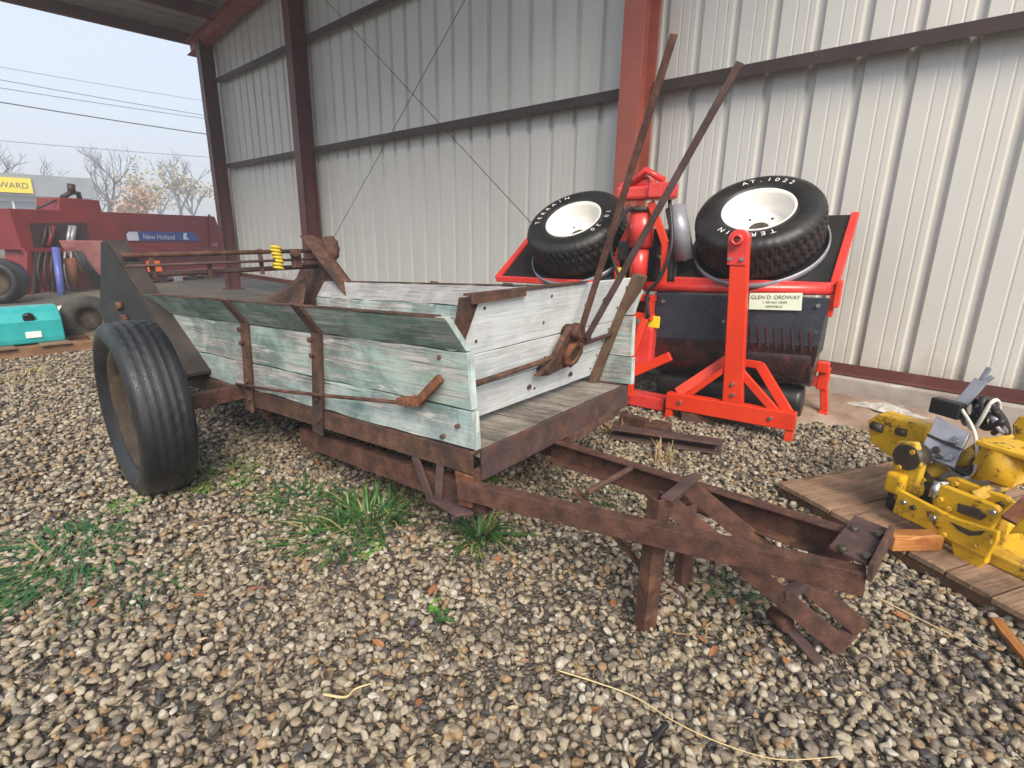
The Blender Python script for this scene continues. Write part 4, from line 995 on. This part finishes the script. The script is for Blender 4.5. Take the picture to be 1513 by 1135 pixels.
# ------------------------------------------------------------------ baler parked beyond the shed
ba = thing('hay_baler', 'dark red hay baler with blue stripe decal parked beyond the shed post', 'baler', (-13.8, 1.3, 0), (0, 0, math.atan2(.917, -.399)))
BI = RM[ba].inverted(); BR = BI.to_3x3()
def B(px, py, y):
    c = BI @ CP; r = BR @ ray(px, py); return c + r * ((y - c.y) / r.y)
def bpoly(name, pix, y, th, mat, par=None, bev=.01):
    return MB().prism([B(a, b, y) for a, b in pix], (0, th, 0)).build(name, mat, par or ba, bev)
bd = bpoly('side_panel', [(13, 308), (151, 313), (317, 320), (336, 368), (33, 370)], 0, .9, 'baler_red')
bpoly('hood', [(88, 292), (146, 296), (152, 316), (87, 312)], .1, .7, 'baler_red')
w_ = bpoly('opening', [(44, 330), (127, 329), (131, 366), (51, 366)], -.03, .05, 'baler_dark', bd, 0)
for k in range(6):
    a = random.uniform(56, 118); MB().tube([B(a, 334, -.06), B(a + random.uniform(-9, 9), 364, -.07)], random.uniform(.02, .05), 8).build('knotter_part', random.choice(('baler_red', 'grey_metal', 'baler_dark')), ba)
MB().tube([B(55, 308, .2), B(104, 286, .2)], .025, 8).tube([B(92, 292, .2), B(106, 284, .2), B(116, 286, .2), B(118, 296, .2)], .05, 8).tube([B(106, 285, .2), B(105, 272, .2)], .07, 8).build('lift_arm', 'baler_dark', ba)
dc = bpoly('decal', [(186, 346), (190, 342), (285, 343), (297, 356), (188, 356)], -.02, .015, 'blue_print', bd, 0)
bpoly('decal_fade', [(187, 346), (191, 342.5), (203, 342.6), (206, 355.6), (189, 355.6)], -.028, .006, 'pale_print', dc, 0)
mb = MB(); p0 = B(240, 353.5, -.035); p1 = B(260, 353.8, -.035); ex = (p1 - p0).normalized()
text_mb(mb, 'New Holland', B(236, 353.6, -.035), ex, (0, 0, 1), .155, .95); mb.build('lettering', 'pale_print', dc)
mb = MB().prism([B(271, 344.5, -.03), B(276, 344.5, -.03), B(275, 350, -.03), B(280, 354, -.03), B(271, 354, -.03)], (0, -.006, 0)); mb.build('emblem', 'pale_print', dc)
mb = MB(); text_mb(mb, '315', B(317, 364, -.03), ex, (0, 0, 1), .12, 1.0); mb.build('lettering', 'pale_print', bd)
bpoly('chassis', [(36, 370), (340, 371), (336, 412), (40, 436)], .15, .6, 'baler_red')
bpoly('lower_shield', [(205, 404), (330, 395), (332, 404), (206, 418)], .05, .1, 'baler_faded')
bpoly('pickup_frame', [(150, 418), (335, 408), (332, 424), (152, 438)], .1, .5, 'baler_dark')
bpoly('chute', [(107, 356), (156, 356), (152, 412), (140, 402), (112, 366)], -.5, .4, 'baler_faded')
MB().tube([B(82, 366, -.55), B(93, 450, -.75)], .06, 10).build('blue_jack', 'blue_pipe', ba)
for k in range(4): MB().tube(curve([B(110 + 3 * k, 372, -.5), B(122 + 3 * k, 392, -.6), B(134 + 5 * k, 412, -.55), B(146 + 3 * k, 424, -.5)], 6), .03, 8).build('hydraulic_hose', 'rubber_hose', ba)
MB().tube([B(103, 382, -.5), B(110, 420, -.5)], .1, 10).build('rust_tank', 'rust_orange', ba)
for k in range(5): bpoly('frame_part', [(40 + 14 * k, 372), (48 + 14 * k, 374), (46 + 13 * k, 440), (38 + 13 * k, 440)], -.2 + .1 * (k % 3), .08, random.choice(('baler_red', 'baler_dark')), None, .01)
bpoly('slow_vehicle_sign', [(216, 386), (236, 385), (242, 405), (220, 405)], -.1, .02, 'orange_sign')
for a_ in (309,): MB().bar(B(a_, 317, -.02), B(a_ + 3, 366, -.02), .05, .03, (0, 1, 0)).build('rib', 'baler_red', ba)
MB().bar(B(34, 370, -.04), B(336, 370, -.04), .08, .09).build('side_rail', 'baler_red', ba, .01)
for k in range(7): bpoly('pickup_part', [(170 + 22 * k, 402), (180 + 22 * k, 402), (184 + 22 * k, 420), (172 + 22 * k, 424)], -.1, .06, random.choice(('baler_red', 'baler_dark', 'rust_brown', 'grey_metal')), None, .01)
for k in range(6): MB().tube(curve([B(60 + 9 * k, 372, -.3), B(56 + 10 * k, 400, -.45), B(66 + 9 * k, 428, -.35)], 5), .022, 6).build('hydraulic_hose', random.choice(('rubber_hose', 'baler_dark', 'grey_metal')), ba)
def bwheel(px, py, y, r, w, ax=(0, 1, 0)):
    c = B(px, py, y); c.z = r
    rt = bpy.data.objects.new('wheel', None); col.objects.link(rt); rt.parent = ba
    MB().lathe([(r * .6, -w / 2), (r * .8, -w * .55), (r * .95, -w / 2), (r, -w * .3), (r, w * .3), (r * .95, w / 2), (r * .8, w * .55), (r * .6, w / 2)], c, ax, 40).build('tyre', 'tyre_old', rt)
    MB().lathe([(r * .62, -w * .4), (r * .4, -w * .2), (.0, -w * .25), (0, .0), (r * .62, w * .4)], c, ax, 24).build('rim', 'rim_old', rt)
bwheel(2, 430, -1.1, .36, .5, (1, .9, 0))
bwheel(351, 420, .3, .42, .3)
bwheel(300, 430, .8, .42, .3)

# ------------------------------------------------------------------ teal tank and small wheel on the left
tq = on_z(98, 503, .12)
tt = thing('teal_tank', 'teal painted metal tank lying on brown timbers', 'tank', (tq.x, tq.y - .8, .12))
pr = [(-.24, 0), (.24, 0), (.25, .05), (.25, .22), (.2, .3), (.1, .345), (-.1, .345), (-.2, .3), (-.25, .22), (-.25, .05)]
MB().ext((-.25, -1.0, .0), (-.25, .8, .0), pr).build('tank_body', 'teal_paint', tt, .012)
for yy in (.22, -.5): MB().ext((-.25, yy, .0), (-.25, yy + .07, .0), [(a * 1.02, b * 1.02) for a, b in pr]).build('band', 'dark_grease', tt)
MB().lim((.003, -.42, .20), (.012, -.2, .28)).build('sticker', 'yellow_sticker', tt)
MB().tube([(-.02, .55, .27), (.012, .55, .25)], .045, 14).build('filler_cap', 'black_plastic', tt)
MB().lim((.003, .5, .06), (.01, .62, .12)).build('sticker', 'white_print', tt)
tm = thing('timber_skid', 'brown timber skid under the teal tank', 'timber', (tq.x, tq.y - .8, 0))
for k, xx in enumerate((-.46, -.05)): rough_board(MB(), (-1.2, 0, 0), (1.5, .12, .10), wob=.004, seg=8).build('bearer', 'pallet_edge', tm, .004)
for k, o in enumerate([c for c in tm.children]): o.rotation_euler = (0, 0, PI / 2); o.location = (.12 - .45 * k, 0, .01)
for k in range(6): MB().lim((-.52, -1.1 + k * .42, .1105), (.16, -.86 + k * .42, .1195)).build('slat', 'pallet_wood', tm)
gq = on_z(137, 506)
gw = thing('implement_wheel', 'dusty grey tyre standing beside the teal tank', 'wheel', (gq.x, gq.y, 0), (0, 0, .35))
MB().lathe([(.12, -.06), (.18, -.075), (.24, -.06), (.26, -.03), (.26, .03), (.24, .06), (.18, .075), (.12, .06)], (0, 0, .26), (1, -.2, 0), 36).build('tyre', 'tyre_dusty', gw)
MB().lathe([(.125, .04), (.08, .02), (.0, .03), (0, -.03), (.125, -.04)], (0, 0, .26), (1, -.2, 0), 24).build('rim', 'rim_old', gw)
sq = on_z(108, 508)
sk = MB().lathe([(.0, 0), (.13, .01), (.16, .1), (.15, .25), (.11, .36), (.05, .40), (.0, .41)], (sq.x - .15, sq.y, 0), (0, 0, 1), 20, lambda k, j, r, h: (r * (1 + .12 * math.sin(k * 1.9 + j)), h))
tag(sk.build('sack', 'sack_cloth'), 'off-white sack standing between the teal tank and grey tyre', 'sack')

# ------------------------------------------------------------------ building, wires, trees
XB_ = -48.0
def W(px, py, xx=XB_): return on_plane(px, py, (xx, 0, 0), V((1, 0, 0)))
bq = W(148, 332)
bl = thing('shop_building', 'low grey-fronted white building with yellow sign beyond the yard', 'building', (XB_, bq.y, 0))
zt, ze = W(74, 260).z, W(74, 291).z
MB().lim((XB_ - 12, bq.y - 40, 0), (XB_ - .6, bq.y - .5, ze)).build('wall', 'bldg_wall', bl, world=True)
MB().lim((XB_ - 12.5, bq.y - 40.5, ze), (XB_, bq.y, zt)).build('fascia', 'bldg_fascia', bl, world=True)
for k in range(8):
    y1 = bq.y - 3.2 - k * 3.6
    wd = MB().lim((XB_ - .58, y1 - 2.2, .9), (XB_ - .5, y1, ze - .35)).build('window', 'bldg_window', bl, world=True)
    MB().lim((XB_ - .5, y1 - 1.16, .9), (XB_ - .44, y1 - 1.06, ze - .35)).build('mullion', 'bldg_wall', wd, world=True)
s0, s1 = W(-14, 283, XB_ + .08), W(45, 264, XB_ + .08)
sg = MB().lim((XB_ + .04, s0.y, s0.z), (XB_ + .12, s1.y, s1.z)).build('sign_board', 'yellow_sticker', bl, world=True)
mb = MB(); hh = s1.z - s0.z
text_mb(mb, 'EWARD', (XB_ + .135, s0.lerp(s1, .5).y, s0.z + hh * .3), (0, 1, 0), (0, 0, 1), hh * .55, .95); mb.build('lettering', 'ink', sg, world=True)
for (a, b, r, nm) in (((0, 99), (282, 146), .012, 'thin top'), ((0, 118), (293, 169), .018, 'upper'), ((0, 130), (293, 174), .018, 'middle'), ((0, 151), (296, 197), .035, 'thick main'), ((0, 208), (303, 232), .014, 'lowest')):
    p, q = W(*a, -42.0), W(*b, -42.0); d = (q - p)
    pts = []
    for k in range(17):
        t = -2.2 + k * .35; pp = p + d * t; pp.z += .10 * ((t - .5) ** 2 - .25); pts.append(pp)
    tag(MB().tube(pts, r, 5).build('utility_wire', 'wire'), nm + ' overhead utility wire crossing the sky', 'wire')
def tree(px, ptop, xx, seed, label, spread=.5, leaf=None, dens=1, mat='bark', group=None, fork=5):
    rnd = random.Random(seed)
    b = W(px, 340, xx); top = W(px, ptop, xx).z
    e = thing('bare_tree' if leaf is None else 'autumn_tree', label, 'tree', (b.x, b.y, 0), group=group)
    H = top
    tr = MB(); cr = MB(); lf = MB()
    def grow(p, d, ln, r, lev):
        n = 3; pts = [p]; dd = d.copy()
        for k in range(n):
            dd = (dd + V((rnd.uniform(-.18, .18), rnd.uniform(-.18, .18), rnd.uniform(-.02, .14)))).normalized(); pts.append(pts[-1] + dd * ln / n)
        (tr if lev < 1 else cr).tube(pts, r, 6 if lev < 2 else 4, r * .55, False)
        if leaf and lev >= 3:
            for k in range(leaf[1]):
                c = pts[-1] + V((rnd.gauss(0, .35), rnd.gauss(0, .35), rnd.gauss(0, .3))); s_ = rnd.uniform(.1, .2)
                a_ = V((rnd.uniform(-1, 1), rnd.uniform(-1, 1), rnd.uniform(-1, 1))).normalized(); b_ = a_.orthogonal().normalized()
                lf.add([c - a_ * s_, c + b_ * s_ * .6, c + a_ * s_, c - b_ * s_ * .6], [(0, 1, 2, 3)])
        if lev >= fork: return
        for k in range(rnd.choice((2, 3, 3)) if lev else 4):
            t = rnd.uniform(.45, 1.0); i = min(n - 1, int(t * n)); q = pts[i].lerp(pts[i + 1], t * n - i if t < 1 else 1)
            nd = (dd + V((rnd.gauss(0, spread), rnd.gauss(0, spread), rnd.uniform(.0, .35)))).normalized()
            grow(q, nd, ln * rnd.uniform(.58, .8), r * .55, lev + 1)
    grow(V((0, 0, 0)), V((0, 0, 1)), H * .30, H * .018, 0)
    for m in (tr, cr, lf):
        mz = max([p.z for p in cr.v])
        for p in m.v: p.z *= 1.0
    f_ = H / max(p.z for p in cr.v)
    for m in (tr, cr, lf):
        for p in m.v: p *= f_
    tr.build('trunk', mat, e); c_ = cr.build('crown', mat, e)
    if leaf: lf.build('foliage', leaf[0], c_)
tree(165, 214, -70, 3, 'tall bare tree behind the baler hood', .5)
tree(268, 218, -84, 8, 'tall bare tree beside the shed corner post', .55)
tree(215, 238, -78, 12, 'tan leafed tree between the two tall bare trees', .5, ('leaf_tan', 3), fork=4)
tree(203, 284, -66, 21, 'small orange autumn tree behind the baler', .55, ('leaf_orange', 6), fork=4)
tree(240, 262, -92, 33, 'pale tan tree behind the orange autumn tree', .6, ('leaf_tan', 4), fork=4)
tree(290, 246, -75, 41, 'yellowish thin tree against the shed post', .5, ('leaf_tan', 3), fork=4)
tree(-8, 200, -58, 55, 'bare tree rising behind the yellow sign', .55)
tree(150, 262, -95, 61, 'low bare tree behind the building corner', .6)

# ------------------------------------------------------------------ grass, weeds, litter
def tuft(px, py, n, lo, hi, mat, label, spread=.1, droop=1.0, wid=.006, name='grass_tuft', bias=(0, 0), cat='grass', flat=.5):
    q = on_z(px, py); mb = MB(); rnd = random.Random(int(px * 7 + py))
    if cat == 'grass': n = int(n * 2.3); wid *= .62
    for k in range(n):
        t = rnd.uniform(0, 2 * PI); rr = spread * 1.15 * rnd.random() ** .6
        b = V((math.cos(t) * rr, math.sin(t) * rr, .0)); t2 = t + rnd.gauss(0, .7)
        d = V((math.cos(t2) + bias[0], math.sin(t2) + bias[1], 0)); ln = rnd.uniform(lo, hi); el = rnd.uniform(.35, 1.3) * flat * 2
        hd = d * math.cos(min(el, 1.5)); vz = math.sin(min(el, 1.5)); w = wid * rnd.uniform(.6, 1.2)
        sd = V((-d.y, d.x, 0)).normalized() * w; vs = []; S_ = 5
        for s in range(S_ + 1):
            u = s / S_
            p = b + hd * ln * u + V((0, 0, ln * (vz * u - .62 * droop * u * u * rnd.uniform(.9, 1.1)))); p.z = max(p.z, .012)
            ww = (1 - u) ** .6 * (.5 + .5 * min(1, u * 4)); p += sd * (rnd.gauss(0, 1.2) * u)
            vs += [p - sd * ww + V((0, 0, .0)), p + V((0, 0, -w * .35 * ww)), p + sd * ww]
        fs = []
        for s in range(S_): fs += [(3 * s, 3 * s + 1, 3 * s + 4, 3 * s + 3), (3 * s + 1, 3 * s + 2, 3 * s + 5, 3 * s + 4)]
        mb.add(vs, fs, True)
    o = mb.build(name, mat); o.location = (q.x, q.y, .008)
    return tag(o, label, cat)
tuft(545, 775, 80, .14, .34, 'grass_green', 'large green grass clump below the spreader frame', .12, .9, .0095, bias=(-.3, 0))
tuft(500, 800, 45, .12, .24, 'grass_green', 'low green grass fringe in front of the large clump', .14, 1.2, .0085, bias=(-.4, -.2), flat=.35)
tuft(440, 745, 60, .12, .26, 'grass_blue', 'blue-green grass clump between the wheel and large clump', .12, 1.2, .005, bias=(-.4, 0), flat=.35)
tuft(708, 800, 34, .18, .36, 'grass_green', 'spiky grass rosette under the spreader corner', .04, 1.0, .0115)
tuft(640, 735, 30, .1, .24, 'grass_dry', 'dry straw-coloured weeds under the front corner bracket', .14, .8, .004)
tuft(600, 760, 26, .1, .22, 'grass_green', 'thin green grass beside the dry weeds', .12, .9, .005)
tuft(330, 705, 55, .07, .17, 'grass_bright', 'bright green grass at the foot of the old tyre', .16, 1.1, .006, flat=.4)
tuft(190, 750, 18, .05, .12, 'grass_bright', 'small yellowish-green sprout in front of the old tyre', .05, 1.0, .006, flat=.4)
tuft(85, 830, 120, .12, .28, 'grass_blue', 'wide dark green grass clump at the yard side', .2, 1.25, .008, bias=(-.2, -.5), flat=.32)
tuft(30, 870, 50, .1, .2, 'grass_green', 'lighter grass edge below the wide dark clump', .14, 1.2, .006, bias=(-.2, -.4), flat=.35)
tuft(190, 860, 36, .1, .22, 'grass_blue', 'sparse blue-green grass beside the wide dark clump', .14, 1.2, .004, bias=(.4, -.3), flat=.25)
tuft(905, 738, 26, .06, .15, 'grass_green', 'short grass between the tongue beams', .1, 1.0, .005)
tuft(1085, 880, 26, .05, .11, 'grass_blue', 'short bluish grass by the lower drawbar', .07, 1.0, .004, flat=.4)
tuft(632, 902, 14, .02, .05, 'grass_bright', 'small bright weed sprig with another behind it on open gravel', .025, .6, .01, flat=.3, name='weed_sprig', cat='weed')
tuft(655, 917, 14, .02, .05, 'grass_green', 'small dark weed sprig beside a bright one on open gravel', .025, .6, .01, flat=.3, name='weed_sprig', cat='weed')
tuft(545, 818, 16, .03, .06, 'grass_bright', 'tiny bright weed in front of the large grass clump', .03, .6, .012, flat=.3, name='weed_sprig', cat='weed')
tuft(725, 715, 14, .03, .07, 'grass_bright', 'tiny bright weed under the near tongue beam', .03, .5, .014, flat=.4, name='weed_sprig', cat='weed')
tuft(985, 690, 22, .10, .28, 'grass_dry', 'dry tan weed in front of the rusty channel', .06, .7, .005, flat=.75, name='dry_weed', cat='weed')
tuft(905, 640, 22, .10, .24, 'grass_dry', 'dry tan weed at the end of the rusty channel', .06, .6, .005, flat=.7, name='dry_weed', cat='weed')
tuft(780, 690, 50, .05, .16, 'grass_dry', 'withered pale grass between the tongue beams and box', .3, 1.1, .004, flat=.3, name='dry_weed', cat='weed')
tuft(840, 700, 40, .05, .14, 'grass_dry', 'withered pale grass under the far tongue beam', .25, 1.1, .004, flat=.3, name='dry_weed', cat='weed')
tuft(1060, 920, 36, .04, .10, 'grass_dry', 'withered stems by the stand leg', .2, 1.1, .0035, flat=.25, name='dry_weed', cat='weed')
tuft(40, 560, 140, .1, .25, 'grass_dry', 'dry grass in front of the teal tank skid', .22, 1.1, .006, flat=.35, name='dry_weed', cat='weed')
rl = random.Random(5)
spots = [(1053, 972), (1035, 955), (300, 890), (375, 880), (780, 760), (690, 815), (850, 745), (1010, 870), (1000, 830), (1110, 840), (640, 880), (1205, 905), (330, 770), (470, 690), (430, 705), (1160, 990), (560, 960), (250, 980), (140, 900), (735, 835), (1080, 900), (1120, 1010), (620, 1050), (880, 1060), (1395, 1010), (1330, 920), (905, 900), (60, 960)]
for k, (px, py) in enumerate(spots):
    q = on_z(px, py); s_ = rl.uniform(.016, .03); n = 9
    ang = rl.uniform(0, 6.28)
    pts = []
    for j in range(n):
        u = j / (n - 1); wv = math.sin(PI * u) ** .8 * .45 * (1 + .18 * (-1) ** j)
        pts += [(s_ * (2 * u - 1), -s_ * wv, .35 * s_ * (wv + .3 * u)), (s_ * (2 * u - 1), 0, .12 * s_ * u), (s_ * (2 * u - 1), s_ * wv, .4 * s_ * wv)]
    mb = MB(); mb.add(pts, [(3 * j + t, 3 * j + t + 1, 3 * j + t + 4, 3 * j + t + 3) for j in range(n - 1) for t in (0, 1)], True)
    o = mb.build('dead_leaf', 'leaf_dead'); o.location = (q.x, q.y, .024); o.rotation_euler = (rl.uniform(-.3, .3), rl.uniform(-.3, .3), ang)
    tag(o, 'small dead brown leaf lying on the gravel', 'leaf', 'dead leaves on the gravel')
def strand(pix, r, mat, name, label, cat, z=.03):
    pts = curve([on_z(a, b, z + random.uniform(-.004, .006)) for a, b in pix], 8)
    return tag(MB().tube(pts, r, 6, r * .5).build(name, mat), label, cat)
strand([(822, 990), (880, 1008), (938, 1030), (1000, 1068), (1070, 1100), (1150, 1122), (1240, 1118)], .0022, 'straw', 'straw_stalk', 'long curved pale straw stalk lying on the gravel', 'straw')
strand([(478, 1026), (510, 1030), (525, 1018), (548, 1010)], .0042, 'straw', 'straw_curl', 'short pale curled straw on open gravel', 'straw')
strand([(985, 1070), (968, 1092), (955, 1112), (940, 1140)], .009, 'rubber_hose', 'black_strip', 'thin black strip lying on the gravel', 'strip', .022)  # narrow curved strip, black along its whole length
strand([(826, 876), (845, 871), (862, 876)], .010, 'rubber_hose', 'rubber_scrap', 'small curved black rubber scrap near the stand leg', 'scrap', .02)
strand([(1290, 880), (1400, 935), (1455, 960)], .0025, 'straw', 'straw_stalk', 'thin straight straw stalk along the pallet front', 'straw')

# leaf litter and chaff among the stones: too many to count
def litter(name, poly, dens, mats, seed, smin, smax, label):
    rnd = random.Random(seed); mb = MB()
    xs = [p[0] for p in poly]; ys = [p[1] for p in poly]
    n = int(dens * (max(xs) - min(xs)) * (max(ys) - min(ys)))
    for k in range(n):
        c = V((rnd.uniform(min(xs), max(xs)), rnd.uniform(min(ys), max(ys)), 0))
        if noise.noise(c * 1.3 + V((seed, 0, 0))) < rnd.uniform(-.35, .45): continue
        c.z = rnd.uniform(.016, .03); s_ = rnd.uniform(smin, smax); t = rnd.uniform(0, 6.28)
        a = V((math.cos(t), math.sin(t), rnd.uniform(-.3, .3))) * s_; b = V((-math.sin(t), math.cos(t), rnd.uniform(-.3, .3))) * s_ * rnd.uniform(.15, .6)
        mb.add([c - a, c - b * .8 + V((0, 0, s_ * .15)), c + a, c + b], [(0, 1, 2), (0, 2, 3)])
    o = mb.build(name, mats); o['label'] = label; struct(o, 'stuff')
litter('leaf_litter', [(-4.5, -.6), (.8, 4.0)], 130, 'litter', 4, .006, .017, 'scattered brown leaf crumbs among the gravel')
litter('chaff', [(-4.5, -.6), (.8, 4.0)], 90, 'chaff', 14, .008, .022, 'thin pale chaff and straw bits among the gravel')

# ------------------------------------------------------------------ misty air
hz = MB().lim((-430, -430, -1), (430, 430, 22)).build('haze', 'wire')
hz.data.materials.clear()
hm = bpy.data.materials.new('haze_air'); hm.use_nodes = True
hn = hm.node_tree; hn.nodes.remove(hn.nodes['Principled BSDF'])
pv = hn.nodes.new('ShaderNodeVolumePrincipled'); pv.inputs['Color'].default_value = (.9, .94, 1.0, 1); pv.inputs['Density'].default_value = .0058
hn.links.new(pv.outputs[0], hn.nodes['Material Output'].inputs['Volume'])
hz.data.materials.append(hm); struct(hz, 'stuff'); hz['label'] = 'thin pale mist over the yard'
